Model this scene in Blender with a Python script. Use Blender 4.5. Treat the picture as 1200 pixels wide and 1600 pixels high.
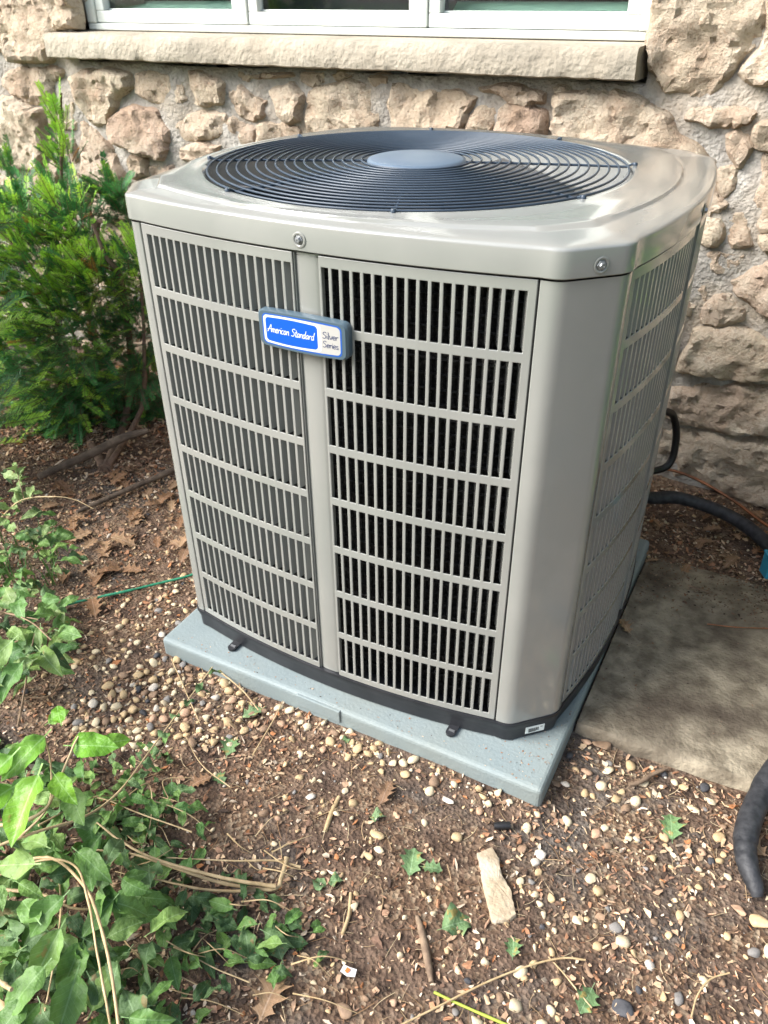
import bpy, bmesh, math, random
import numpy as np
from mathutils import Vector, Matrix, noise, geometry

# ------------------------------------------------------------------ camera, sky, sun, exposure
scene = bpy.context.scene
for o in list(bpy.data.objects):
    bpy.data.objects.remove(o, do_unlink=True)
C = scene.collection
ZP = 0.05                                    # height of the pad's top above the ground
CAM = Vector((0.6506, -1.4388, 1.2553 + ZP))
YAW, PITCH, ROLL, FPX = math.radians(28.02), math.radians(33.31), math.radians(-0.407), 1251.6
fh = Vector((-math.sin(YAW), math.cos(YAW), 0)); r0 = Vector((math.cos(YAW), math.sin(YAW), 0))
FW = fh * math.cos(PITCH) - Vector((0, 0, math.sin(PITCH)))
u0 = r0.cross(FW)
RT = r0 * math.cos(ROLL) + u0 * math.sin(ROLL)
UP = u0 * math.cos(ROLL) - r0 * math.sin(ROLL)
camd = bpy.data.cameras.new('camera'); cam = bpy.data.objects.new('camera', camd); C.objects.link(cam)
cam.matrix_world = Matrix(((RT.x, UP.x, -FW.x, CAM.x), (RT.y, UP.y, -FW.y, CAM.y), (RT.z, UP.z, -FW.z, CAM.z), (0, 0, 0, 1)))
camd.sensor_fit = 'VERTICAL'; camd.sensor_height = 36.0; camd.lens = 36.0 * FPX / 1600
camd.clip_start = 0.02; camd.clip_end = 500
camd.dof.use_dof = True; camd.dof.focus_distance = 1.33; camd.dof.aperture_fstop = 9.0
scene.camera = cam

SUN_DIR = Vector((-0.72, -0.64, 0.82)).normalized()      # towards the sun
SUN_EL = math.asin(SUN_DIR.z); SUN_AZ = math.atan2(SUN_DIR.x, SUN_DIR.y)
world = bpy.data.worlds.new('World'); scene.world = world; world.use_nodes = True
nt = world.node_tree; nt.nodes.clear()
wo = nt.nodes.new('ShaderNodeOutputWorld'); bg = nt.nodes.new('ShaderNodeBackground'); sky = nt.nodes.new('ShaderNodeTexSky')
sky.sky_type = 'NISHITA'; sky.sun_disc = False; sky.sun_elevation = SUN_EL; sky.sun_rotation = SUN_AZ
sky.air_density = 1.0; sky.dust_density = 3.0; sky.ozone_density = 1.0
hs = nt.nodes.new('ShaderNodeHueSaturation'); hs.inputs['Saturation'].default_value = 0.75
nt.links.new(sky.outputs[0], hs.inputs['Color']); nt.links.new(hs.outputs[0], bg.inputs['Color'])
bg.inputs['Strength'].default_value = 0.11
nt.links.new(bg.outputs[0], wo.inputs[0])
sd = bpy.data.lights.new('sun', 'SUN'); sun = bpy.data.objects.new('sun', sd); C.objects.link(sun)
sd.energy = 2.15; sd.angle = math.radians(36); sd.color = (1.0, 0.995, 0.975)
sun.rotation_euler = SUN_DIR.to_track_quat('Z', 'Y').to_euler()
scene.render.engine = 'CYCLES'
vs = scene.view_settings
vs.view_transform = 'Standard'; vs.look = 'None'; vs.gamma = 1.0; vs.use_curve_mapping = False
vs.exposure = 1.75

# ------------------------------------------------------------------ helpers
rng = np.random.default_rng(7); random.seed(7)
def ray(px, py): return FW + RT * ((px - 600) / FPX) - UP * ((py - 800) / FPX)
def gz(px, py, z=0.0):
    d = ray(px, py); return CAM + d * ((z - CAM.z) / d.z)
def gy(px, py, y):
    d = ray(px, py); return CAM + d * ((y - CAM.y) / d.y)
def hgt(x, y):
    """height of the soil"""
    v = noise.noise(Vector((x * 2.1, y * 2.1, 3.0))) * 0.012 + noise.noise(Vector((x * 7, y * 7, 1.0))) * 0.005 + noise.noise(Vector((x * 28, y * 28, 9.0))) * 0.0022
    dx, dy = max(0, abs(x) - 0.4575), max(0, abs(y) - 0.4575)
    if dx < .3 and dy < .3: v += .010 * math.exp(-math.hypot(dx, dy) / .035)
    return v - 0.004

def link(o, parent=None):
    C.objects.link(o)
    if parent is not None: o.parent = parent
    return o
def tag(o, label=None, cat=None, group=None, kind=None):
    if label: o['label'] = label
    if cat: o['category'] = cat
    if group: o['group'] = group
    if kind: o['kind'] = kind
    return o
def empty(name, loc=(0, 0, 0), rz=0.0, label=None, cat=None, group=None):
    o = bpy.data.objects.new(name, None); C.objects.link(o)
    o.location = loc; o.rotation_euler = (0, 0, rz); o.empty_display_size = 0.05
    return tag(o, label, cat, group)
def mesh_data(name, V, F, mats=(), smooth=None, fm=None, cols=None):
    me = bpy.data.meshes.new(name)
    me.from_pydata([tuple(v) for v in V], [], [tuple(f) for f in F])
    for m in mats: me.materials.append(m)
    if fm is not None: me.polygons.foreach_set('material_index', np.asarray(fm, dtype=np.int32))
    if smooth is not None:
        me.polygons.foreach_set('use_smooth', np.ones(len(me.polygons), dtype=bool))
        if smooth < 180: me.set_sharp_from_angle(angle=math.radians(smooth))
    if cols is not None:
        ca = me.color_attributes.new('col', 'FLOAT_COLOR', 'POINT')
        cc = np.ones((len(V), 4), dtype=np.float32); cc[:, :3] = cols
        ca.data.foreach_set('color', cc.ravel())
    me.update()
    return me
def mob(name, V, F, mat, parent=None, smooth=None, **k):
    me = mesh_data(name, V, F, [mat] if not isinstance(mat, (list, tuple)) else mat, smooth, **k)
    return link(bpy.data.objects.new(name, me), parent)
class MB:
    """collects simple solids into one mesh"""
    def __init__(s): s.V = []; s.F = []
    def add(s, V, F):
        n = len(s.V); s.V += [tuple(v) for v in V]; s.F += [tuple(i + n for i in f) for f in F]; return s
    def box(s, c, h, M=None):
        V = [Vector((sx * h[0], sy * h[1], sz * h[2])) for sz in (-1, 1) for sy in (-1, 1) for sx in (-1, 1)]
        if M is not None: V = [M @ v for v in V]
        V = [v + Vector(c) for v in V]
        return s.add(V, [(0, 2, 3, 1), (4, 5, 7, 6), (0, 1, 5, 4), (2, 6, 7, 3), (0, 4, 6, 2), (1, 3, 7, 5)])
    def tube(s, pts, rad, n=8, cap=True):
        pts = [Vector(p) for p in pts]; N = len(pts)
        rads = rad if hasattr(rad, '__len__') else [rad] * N
        V = []; t0 = (pts[1] - pts[0]).normalized()
        a = t0.orthogonal().normalized()
        for i, p in enumerate(pts):
            t = (pts[min(i + 1, N - 1)] - pts[max(i - 1, 0)]).normalized()
            a = (a - t * a.dot(t)).normalized(); b = t.cross(a)
            for k in range(n):
                w = 2 * math.pi * k / n; V.append(p + (a * math.cos(w) + b * math.sin(w)) * rads[i])
        F = [(i * n + k, i * n + (k + 1) % n, (i + 1) * n + (k + 1) % n, (i + 1) * n + k) for i in range(N - 1) for k in range(n)]
        if cap: F += [tuple(range(n - 1, -1, -1)), tuple((N - 1) * n + k for k in range(n))]
        return s.add(V, F)
    def lathe(s, prof, c=(0, 0, 0), n=32, closed=False):
        V = []
        for (r, z) in prof:
            for k in range(n):
                w = 2 * math.pi * k / n; V.append((c[0] + r * math.cos(w), c[1] + r * math.sin(w), c[2] + z))
        m = len(prof)
        F = [(i * n + k, i * n + (k + 1) % n, ((i + 1) % m) * n + (k + 1) % n, ((i + 1) % m) * n + k) for i in range(m if closed else m - 1) for k in range(n)]
        return s.add(V, F)
    def build(s, name, mat, parent=None, smooth=None): return mob(name, s.V, s.F, mat, parent, smooth)
def bez(pts, n=8):
    """smooth polyline (Catmull-Rom) through pts"""
    P = [Vector(p) for p in pts]; P = [P[0] * 2 - P[1]] + P + [P[-1] * 2 - P[-2]]; out = []
    for i in range(1, len(P) - 2):
        for k in range(n):
            t = k / n
            out.append(0.5 * ((2 * P[i]) + (P[i + 1] - P[i - 1]) * t + (2 * P[i - 1] - 5 * P[i] + 4 * P[i + 1] - P[i + 2]) * t * t + (3 * P[i] - P[i - 1] - 3 * P[i + 1] + P[i + 2]) * t ** 3))
    out.append(P[-2]); return out
def bevel(o, w, seg=2, ang=40):
    m = o.modifiers.new('bevel', 'BEVEL'); m.width = w; m.segments = seg; m.limit_method = 'ANGLE'; m.angle_limit = math.radians(ang)
    return o

# ------------------------------------------------------------------ materials
def mat(name, c1, c2=None, scale=8.0, rough=0.6, spec=0.5, bump=0.0, bscale=None, detail=6, r2=None, coat=0.0, vcol=False, rnd=None, metal=0.0,
        c3=None, s3=1.5, trans=0.0, lo=0.35, hi=0.65):
    m = bpy.data.materials.new(name); m.use_nodes = True; n = m.node_tree.nodes; L = m.node_tree.links
    b = n['Principled BSDF']; b.inputs['Roughness'].default_value = rough; b.inputs['Specular IOR Level'].default_value = spec
    b.inputs['Metallic'].default_value = metal
    if coat: b.inputs['Coat Weight'].default_value = coat; b.inputs['Coat Roughness'].default_value = 0.11
    tc = n.new('ShaderNodeTexCoord'); co = tc.outputs['Object']
    def nz(sc, det=detail):
        t = n.new('ShaderNodeTexNoise'); t.inputs['Scale'].default_value = sc; t.inputs['Detail'].default_value = det; L.new(co, t.inputs['Vector']); return t.outputs['Fac']
    def ramp(f, a, c, p0=lo, p1=hi):
        rp = n.new('ShaderNodeValToRGB'); rp.color_ramp.elements[0].position = p0; rp.color_ramp.elements[1].position = p1
        rp.color_ramp.elements[0].color = (*a, 1); rp.color_ramp.elements[1].color = (*c, 1); L.new(f, rp.inputs[0]); return rp.outputs[0]
    def mix(f, a, c, mode='MIX'):
        x = n.new('ShaderNodeMix'); x.data_type = 'RGBA'; x.blend_type = mode
        if isinstance(f, float): x.inputs[0].default_value = f
        else: L.new(f, x.inputs[0])
        for s_, v in ((x.inputs[6], a), (x.inputs[7], c)):
            if isinstance(v, tuple): s_.default_value = (*v, 1)
            else: L.new(v, s_)
        return x.outputs[2]
    col = None
    if rnd:
        oi = n.new('ShaderNodeObjectInfo'); rp = n.new('ShaderNodeValToRGB'); e = rp.color_ramp.elements
        while len(e) < len(rnd): e.new(0.5)
        for i, cc in enumerate(rnd): e[i].position = i / max(1, len(rnd) - 1); e[i].color = (*cc, 1)
        L.new(oi.outputs['Random'], rp.inputs[0]); col = rp.outputs[0]
        if c2: col = mix(ramp(nz(scale), (0, 0, 0), (1, 1, 1)), col, mix(0.5, col, c2))
    elif vcol:
        at = n.new('ShaderNodeAttribute'); at.attribute_name = 'col'; col = at.outputs['Color']
        if c2: col = mix(0.6, col, ramp(nz(scale), c1, c2), 'MULTIPLY')
    elif c2: col = ramp(nz(scale), c1, c2)
    if c3: col = mix(ramp(nz(s3, 4), (0, 0, 0), (1, 1, 1), 0.45, 0.7), col if col else c1, c3)
    if col: L.new(col, b.inputs['Base Color'])
    else: b.inputs['Base Color'].default_value = (*c1, 1)
    if r2 is not None:
        mr = n.new('ShaderNodeMapRange'); mr.inputs['From Min'].default_value = .3; mr.inputs['From Max'].default_value = .7
        mr.inputs['To Min'].default_value = rough; mr.inputs['To Max'].default_value = r2; L.new(nz(scale * 0.7), mr.inputs[0]); L.new(mr.outputs[0], b.inputs['Roughness'])
    if bump:
        bp = n.new('ShaderNodeBump'); bp.inputs['Strength'].default_value = 1.0; bp.inputs['Distance'].default_value = bump
        L.new(nz(bscale or scale * 3), bp.inputs['Height']); L.new(bp.outputs[0], b.inputs['Normal'])
    if trans:
        b.inputs['Transmission Weight'].default_value = 0.0
        tr = n.new('ShaderNodeBsdfTranslucent'); ms = n.new('ShaderNodeMixShader'); ms.inputs[0].default_value = trans
        if col: L.new(col, tr.inputs[0])
        else: tr.inputs[0].default_value = (*c1, 1)
        L.new(b.outputs[0], ms.inputs[1]); L.new(tr.outputs[0], ms.inputs[2]); L.new(ms.outputs[0], n['Material Output'].inputs[0])
    return m
M = {}
M['paint'] = mat('grey_paint', (.238, .242, .224), (.254, .258, .239), 3.0, c3=(.272, .274, .253), s3=7, rough=.16, r2=.26, coat=.9, bump=.0006, bscale=9, detail=3)
M['paint_in'] = mat('grey_paint_inside', (.33, .34, .31), rough=.5)
M['coil'] = mat('coil_fins', (.004, .004, .004), (.09, .085, .078), 160, rough=.55, bump=.003, bscale=220, lo=.5, hi=.8)
M['base'] = mat('black_base', (.010, .011, .014), (.022, .023, .027), 20, rough=.38, r2=.55)
M['guard'] = mat('guard_coating', (.028, .044, .066), (.038, .057, .082), 12, rough=.4)
M['hub'] = mat('guard_hub', (.09, .13, .18), (.105, .145, .195), 12, rough=.38)
M['blade'] = mat('fan_blade', (.05, .055, .06), (.09, .085, .08), 6, rough=.5)
M['dark'] = mat('dark_inside', (.012, .012, .013), rough=.8)
M['screw'] = mat('zinc_screw', (.30, .31, .32), rough=.5, metal=.8)
M['pad'] = mat('pad_plastic', (.19, .232, .237), (.213, .255, .257), 9, rough=.55, r2=.72, bump=.0012, bscale=140, c3=(.20, .225, .21), s3=5)
M['badge'] = mat('badge_rim', (.065, .10, .125), rough=.4)
M['blue'] = mat('badge_blue', (.005, .085, .56), rough=.28)
M['blue_rim'] = mat('badge_blue_line', (.015, .09, .40), rough=.3)
M['white'] = mat('badge_white', (.62, .64, .65), rough=.3)
M['silver'] = mat('badge_silver', (.42, .41, .385), rough=.3)
M['ink'] = mat('badge_ink', (.015, .03, .11), rough=.4)
M['black_ink'] = mat('label_ink', (.03, .03, .03), rough=.6)
M['label'] = mat('label_paper', (.72, .76, .72), rough=.5)

def stone_mat(name, tones, dark, light):
    m = bpy.data.materials.new(name); m.use_nodes = True; n = m.node_tree.nodes; L = m.node_tree.links; b = n['Principled BSDF']
    tc = n.new('ShaderNodeTexCoord'); oi = n.new('ShaderNodeObjectInfo'); ad = n.new('ShaderNodeVectorMath'); ad.operation = 'MULTIPLY_ADD'
    cb = n.new('ShaderNodeCombineXYZ'); L.new(oi.outputs['Random'], cb.inputs[0]); L.new(oi.outputs['Random'], cb.inputs[1])
    L.new(cb.outputs[0], ad.inputs[0]); ad.inputs[1].default_value = (37, 53, 0); L.new(tc.outputs['Object'], ad.inputs[2]); co = ad.outputs[0]
    def nz(s, d=8, rr=.6):
        t = n.new('ShaderNodeTexNoise'); t.inputs['Scale'].default_value = s; t.inputs['Detail'].default_value = d; t.inputs['Roughness'].default_value = rr; L.new(co, t.inputs['Vector']); return t.outputs['Fac']
    def ramp(f, st):
        r = n.new('ShaderNodeValToRGB'); e = r.color_ramp.elements
        while len(e) < len(st): e.new(.5)
        for i, (p, c) in enumerate(st): e[i].position = p; e[i].color = (*c, 1)
        L.new(f, r.inputs[0]); return r.outputs[0]
    def mix(f, a, c, mode='MIX'):
        x = n.new('ShaderNodeMix'); x.data_type = 'RGBA'; x.blend_type = mode; L.new(f, x.inputs[0])
        for s_, v in ((x.inputs[6], a), (x.inputs[7], c)):
            if isinstance(v, tuple): s_.default_value = (*v, 1)
            else: L.new(v, s_)
        return x.outputs[2]
    base = ramp(oi.outputs['Random'], [(i / (len(tones) - 1), t) for i, t in enumerate(tones)])
    c = mix(ramp(nz(11), [(.38, (0, 0, 0)), (.62, (1, 1, 1))]), base, mix(ramp(nz(5), [(.4, (0, 0, 0)), (.6, (1, 1, 1))]), light, dark))
    c = mix(ramp(nz(70, 6, .7), [(.35, (.8, .8, .8)), (.5, (0, 0, 0))]), c, dark)
    c = mix(ramp(nz(24, 3), [(.64, (0, 0, 0)), (.70, (.9, .9, .9))]), c, tuple(v * .45 for v in dark))
    L.new(c, b.inputs['Base Color']); b.inputs['Roughness'].default_value = .92; b.inputs['Specular IOR Level'].default_value = .2
    mp = n.new('ShaderNodeMath'); mp.operation = 'MULTIPLY_ADD'; L.new(nz(30, 10, .65), mp.inputs[0]); mp.inputs[1].default_value = 1.6; L.new(nz(120, 6, .7), mp.inputs[2])
    bp = n.new('ShaderNodeBump'); bp.inputs['Strength'].default_value = 1; bp.inputs['Distance'].default_value = .009; L.new(mp.outputs[0], bp.inputs['Height']); L.new(bp.outputs[0], b.inputs['Normal'])
    return m
def leaf_mat(name, rnd, rough=.5, trans=.22, vein=1.5, nv=9, blot=(.30, .22, .06), blo=.66):
    """leaf blade with a paler midrib and side veins, patchy colour and a few brown spots"""
    m = bpy.data.materials.new(name); m.use_nodes = True; n = m.node_tree.nodes; L = m.node_tree.links; b = n['Principled BSDF']
    tc = n.new('ShaderNodeTexCoord'); sp = n.new('ShaderNodeSeparateXYZ'); L.new(tc.outputs['Object'], sp.inputs[0]); oi = n.new('ShaderNodeObjectInfo')
    def mt(op, a, c=None):
        x = n.new('ShaderNodeMath'); x.operation = op
        for s_, v in ((x.inputs[0], a), (x.inputs[1], c)):
            if v is None: continue
            if isinstance(v, (int, float)): s_.default_value = v
            else: L.new(v, s_)
        return x.outputs[0]
    ax = mt('ABSOLUTE', sp.outputs[0]); rib = mt('LESS_THAN', ax, .014)
    ph = mt('FRACT', mt('MULTIPLY', mt('SUBTRACT', sp.outputs[1], mt('MULTIPLY', ax, .9)), float(nv))); sv = mt('LESS_THAN', ph, .10); vn = mt('MAXIMUM', rib, mt('MULTIPLY', sv, .55))
    rp = n.new('ShaderNodeValToRGB'); e = rp.color_ramp.elements
    while len(e) < len(rnd): e.new(.5)
    for i, cc in enumerate(rnd): e[i].position = i / max(1, len(rnd) - 1); e[i].color = (*cc, 1)
    L.new(oi.outputs['Random'], rp.inputs[0]); col = rp.outputs[0]
    no = n.new('ShaderNodeTexNoise'); no.noise_dimensions = '4D'; no.inputs['Scale'].default_value = 3.0; no.inputs['Detail'].default_value = 5; L.new(tc.outputs['Object'], no.inputs['Vector']); L.new(mt('MULTIPLY', oi.outputs['Random'], 91.0), no.inputs['W'])
    def mix(f, a, c, mode='MIX'):
        x = n.new('ShaderNodeMix'); x.data_type = 'RGBA'; x.blend_type = mode; L.new(f, x.inputs[0])
        for s_, v in ((x.inputs[6], a), (x.inputs[7], c)):
            if isinstance(v, tuple): s_.default_value = (*v, 1)
            else: L.new(v, s_)
        return x.outputs[2]
    r2 = n.new('ShaderNodeValToRGB'); r2.color_ramp.elements[0].position = .3; r2.color_ramp.elements[1].position = .7; r2.color_ramp.elements[0].color = (.62, .66, .6, 1); r2.color_ramp.elements[1].color = (1.0, 1.0, 1.0, 1); L.new(no.outputs['Fac'], r2.inputs[0])
    one = n.new('ShaderNodeValue'); one.outputs[0].default_value = 1.0
    col = mix(one.outputs[0], col, r2.outputs[0], 'MULTIPLY')
    pale = n.new('ShaderNodeHueSaturation'); pale.inputs['Value'].default_value = vein; pale.inputs['Saturation'].default_value = .8; L.new(col, pale.inputs['Color']); col = mix(mt('MULTIPLY', vn, .75), col, pale.outputs[0])
    r3 = n.new('ShaderNodeMapRange'); r3.inputs['From Min'].default_value = blo; r3.inputs['From Max'].default_value = blo + .05; L.new(no.outputs['Fac'], r3.inputs[0]); col = mix(mt('MULTIPLY', r3.outputs[0], .8), col, blot)
    L.new(col, b.inputs['Base Color']); b.inputs['Roughness'].default_value = rough; b.inputs['Specular IOR Level'].default_value = .4
    bp = n.new('ShaderNodeBump'); bp.inputs['Strength'].default_value = .6; bp.inputs['Distance'].default_value = .02; L.new(mt('ADD', mt('MULTIPLY', no.outputs['Fac'], .8), mt('MULTIPLY', vn, -.4)), bp.inputs['Height']); L.new(bp.outputs[0], b.inputs['Normal'])
    tr = n.new('ShaderNodeBsdfTranslucent'); ms = n.new('ShaderNodeMixShader'); ms.inputs[0].default_value = trans; L.new(col, tr.inputs[0]); L.new(b.outputs[0], ms.inputs[1]); L.new(tr.outputs[0], ms.inputs[2]); L.new(ms.outputs[0], n['Material Output'].inputs[0])
    return m
# ------------------------------------------------------------------ ground
def make_soil_mat():
    m = bpy.data.materials.new('soil'); m.use_nodes = True; n = m.node_tree.nodes; L = m.node_tree.links; b = n['Principled BSDF']
    tc = n.new('ShaderNodeTexCoord'); co = tc.outputs['Object']
    def nz(s, d=8, rr=.6):
        t = n.new('ShaderNodeTexNoise'); t.inputs['Scale'].default_value = s; t.inputs['Detail'].default_value = d; t.inputs['Roughness'].default_value = rr; L.new(co, t.inputs['Vector']); return t.outputs['Fac']
    def ramp(f, st):
        r = n.new('ShaderNodeValToRGB'); e = r.color_ramp.elements
        while len(e) < len(st): e.new(.5)
        for i, (p, c) in enumerate(st): e[i].position = p; e[i].color = (*c, 1)
        L.new(f, r.inputs[0]); return r.outputs[0]
    def mix(f, a, c, mode='MIX'):
        x = n.new('ShaderNodeMix'); x.data_type = 'RGBA'; x.blend_type = mode
        L.new(f, x.inputs[0]); L.new(a, x.inputs[6]); L.new(c, x.inputs[7]); return x.outputs[2]
    base = ramp(nz(22), [(.30, (.034, .022, .016)), (.5, (.115, .075, .053)), (.72, (.26, .175, .122))])
    grey = ramp(nz(70), [(.3, (.04, .036, .033)), (.55, (.12, .105, .092)), (.75, (.20, .18, .155))])
    c = mix(ramp(nz(2.3, 3), [(.46, (0, 0, 0)), (.60, (1, 1, 1))]), base, grey)
    vo = n.new('ShaderNodeTexVoronoi'); vo.inputs['Scale'].default_value = 130; L.new(co, vo.inputs['Vector'])
    chips = ramp(vo.outputs['Color'], [(0, (.03, .018, .011)), (.35, (.10, .058, .035)), (.6, (.22, .135, .08)), (.85, (.36, .27, .18)), (1, (.06, .05, .045))])
    c = mix(ramp(nz(9, 5), [(.42, (0, 0, 0)), (.60, (.85, .85, .85))]), c, chips)
    L.new(c, b.inputs['Base Color']); b.inputs['Roughness'].default_value = .93; b.inputs['Specular IOR Level'].default_value = .25
    ad = n.new('ShaderNodeMath'); ad.operation = 'ADD'; L.new(nz(120, 5, .7), ad.inputs[0]); L.new(vo.outputs['Distance'], ad.inputs[1])
    bp = n.new('ShaderNodeBump'); bp.inputs['Strength'].default_value = 1; bp.inputs['Distance'].default_value = .006; L.new(ad.outputs[0], bp.inputs['Height']); L.new(bp.outputs[0], b.inputs['Normal'])
    return m
M['soil'] = make_soil_mat()
def axis(a, b, st, far):
    core = np.arange(a, b, st); g = st; lo = [a]; hi = [core[-1]]
    while hi[-1] < far: g *= 1.35; hi.append(hi[-1] + g)
    g = st
    while lo[-1] > -far: g *= 1.35; lo.append(lo[-1] - g)
    return np.concatenate([np.array(lo[1:])[::-1], core, np.array(hi[1:])])
gx = axis(-2.3, 1.7, .016, 120); gyy = axis(-1.7, 1.0, .016, 120)
GV = [(x, y, hgt(x, y) if (abs(x) < 6 and abs(y) < 6) else 0.0) for y in gyy for x in gx]
nx = len(gx)
GF = [(j * nx + i, j * nx + i + 1, (j + 1) * nx + i + 1, (j + 1) * nx + i) for j in range(len(gyy) - 1) for i in range(nx - 1)]
tag(mob('ground', GV, GF, M['soil'], smooth=180), kind='structure')

# ------------------------------------------------------------------ stone house wall
M['stone'] = stone_mat('limestone', [(.56, .42, .31), (.64, .54, .40), (.50, .36, .275), (.67, .58, .44), (.56, .46, .34), (.46, .37, .29), (.62, .49, .37)], (.41, .295, .21), (.65, .56, .44))
M['mortar'] = mat('mortar', (.27, .25, .225), (.43, .405, .365), 26, rough=.95, spec=.15, bump=.010, bscale=90, detail=10, c3=(.36, .30, .23), s3=5)
M['sill'] = mat('sill_stone', (.34, .295, .23), (.43, .385, .31), 9, rough=.9, spec=.2, bump=.006, bscale=70, c3=(.28, .25, .20), s3=5)
WY = 0.90                                     # face of the mortar
house = empty('stone_house_wall', (0, WY, 0), label='tan rubble stone house wall with grey mortar behind the air conditioner', cat='wall')
WX0, WX1, WZ1 = -1.755, .160, 1.165           # window opening
def wl(px, py, y=WY - .02):
    p = gy(px, py, y); return (p.x, p.z)
TR = [
 [(5,-45),(105,-45),(118,45),(85,50),(80,95),(20,98),(8,50)], [(-40,30),(10,40),(12,78),(-40,84)],
 [(2,112),(75,102),(95,112),(77,135),(78,155),(50,165),(20,150),(0,138)], [(-30,150),(20,154),(45,170),(64,172),(69,240),(60,265),(-30,262)],
 [(108,114),(160,110),(198,114),(203,140),(180,155),(165,193),(150,197),(135,183),(112,150)], [(122,190),(148,208),(163,227),(188,265),(196,282),(150,292),(126,270),(118,220)],
 [(208,117),(216,114),(281,120),(284,158),(255,167),(216,154),(207,145)], [(170,195),(180,176),(205,167),(234,172),(260,206),(260,230),(245,250),(210,238),(176,222)],
 [(288,112),(310,114),(330,122),(347,132),(343,163),(320,166),(302,163),(300,140)], [(353,142),(375,135),(394,152),(411,157),(410,180),(395,189),(372,184),(355,166)],
 [(369,108),(390,115),(450,112),(453,122),(400,125),(382,131),(372,124)], [(268,191),(290,181),(344,174),(351,186),(348,207),(320,219),(286,222),(271,214)],
 [(419,141),(449,134),(468,151),(466,185),(450,192),(436,180)], [(464,115),(499,114),(500,129),(486,136),(471,129)],
 [(476,146),(500,134),(540,128),(570,132),(583,150),(586,185),(580,215),(476,215)], [(396,197),(420,192),(464,197),(468,217),(420,230),(396,227)],
 [(357,183),(374,192),(390,202),(390,227),(352,232),(349,217)], [(276,230),(320,227),(341,227),(334,242),(300,257),(282,252)], [(201,242),(225,250),(226,275),(206,280),(197,262)],
 [(573,120),(598,119),(600,131),(582,136)], [(506,114),(544,114),(544,121),(521,126)],
 [(607,130),(625,127),(660,143),(700,142),(742,151),(736,165),(724,180),(719,202),(690,205),(670,212),(607,212)], [(746,137),(790,132),(843,143),(841,164),(815,167),(796,158),(776,151),(753,149)],
 [(777,176),(796,164),(848,173),(850,200),(845,220),(772,220)], [(727,187),(745,168),(770,174),(766,215),(724,215)],
 [(864,152),(880,142),(940,142),(1000,157),(1048,187),(1058,207),(1088,227),(1105,247),(1100,275),(1060,270),(980,250),(900,230),(862,225)], [(861,138),(890,136),(891,144),(866,147)],
 [(1020,-45),(1185,-45),(1193,40),(1178,70),(1153,90),(1128,133),(1110,151),(1085,153),(1040,138),(1030,123),(1014,108),(1012,60)],
 [(1194,-20),(1260,-20),(1260,125),(1195,133),(1167,128),(1153,115),(1167,96),(1190,72)],
 [(1070,185),(1080,169),(1110,167),(1170,171),(1177,179),(1171,199),(1130,200),(1076,195)], [(1136,216),(1150,206),(1164,207),(1169,235),(1159,259),(1150,262),(1136,247)],
 [(1180,200),(1191,190),(1260,187),(1260,238),(1186,233),(1179,224)], [(1192,241),(1260,250),(1260,362),(1182,360),(1180,320),(1187,290)],
 [(1116,276),(1125,264),(1144,264),(1151,280),(1149,300),(1140,311),(1126,307)], [(1131,339),(1164,334),(1171,345),(1169,360),(1174,384),(1140,389),(1136,360)],
 [(1098,300),(1112,285),(1122,312),(1140,318),(1128,332),(1104,340)], [(1090,346),(1122,346),(1128,372),(1116,386),(1088,380)],
 [(1092,390),(1120,396),(1153,402),(1149,415),(1130,431),(1116,427),(1096,406)], [(1139,442),(1165,434),(1210,402),(1260,410),(1260,515),(1197,498),(1152,461)],
 [(1184,366),(1260,368),(1260,398),(1205,396),(1186,388)],
 [(1074,447),(1095,437),(1103,450),(1099,474),(1086,479),(1079,494),(1068,490)], [(1092,491),(1115,467),(1139,465),(1158,491),(1158,504),(1130,511),(1096,509)],
 [(1058,577),(1078,533),(1086,518),(1150,514),(1200,534),(1260,555),(1260,602),(1180,595),(1060,585)],
 [(1030,614),(1090,606),(1150,604),(1260,615),(1260,682),(1150,678),(1080,668),(1030,652)], [(1020,676),(1100,676),(1160,688),(1260,694),(1260,800),(1170,790),(1100,760),(1020,740)],
]
polys = [[wl(*p) for p in t] for t in TR]
def pinside(P, x, y):
    c = False; j = len(P) - 1
    for i in range(len(P)):
        if (P[i][1] > y) != (P[j][1] > y) and x < (P[j][0] - P[i][0]) * (y - P[i][1]) / (P[j][1] - P[i][1]) + P[i][0]: c = not c
        j = i
    return c
def pdist(P, x, y):
    d = 9e9
    for i in range(len(P)):
        ax, ay = P[i]; bx, by = P[(i + 1) % len(P)]; ex, ey = bx - ax, by - ay
        t = max(0, min(1, ((x - ax) * ex + (y - ay) * ey) / (ex * ex + ey * ey + 1e-12)))
        d = min(d, math.hypot(x - ax - ex * t, y - ay - ey * t))
    return d
bnd = []
for P in polys:
    for i in range(len(P)):
        a, b = P[i], P[(i + 1) % len(P)]; k = max(1, int(math.hypot(b[0] - a[0], b[1] - a[1]) / .03))
        bnd += [(a[0] + (b[0] - a[0]) * j / k, a[1] + (b[1] - a[1]) * j / k) for j in range(k)]
bnd = np.array(bnd)
WIN = (WX0 - .03, WX1 + .008, 1.06 + ZP - .02, 2.35)
def blocked(x, z): return WIN[0] < x < WIN[1] and WIN[2] < z < WIN[3]
seeds = []; rs = random.Random(5)
for k in range(9000):
    x, z = rs.uniform(-3.3, 2.3), rs.uniform(-.05, 2.6); big = rs.choice((.06, .13, .18, .24))
    if blocked(x, z) or any(pinside(P, x, z) for P in polys): continue
    if np.min(np.hypot(bnd[:, 0] - x, bnd[:, 1] - z)) < .035: continue
    if any(math.hypot((x - s[0]) * .75, z - s[1]) < min(big, s[2]) for s in seeds): continue
    seeds.append((x, z, big))
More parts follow.
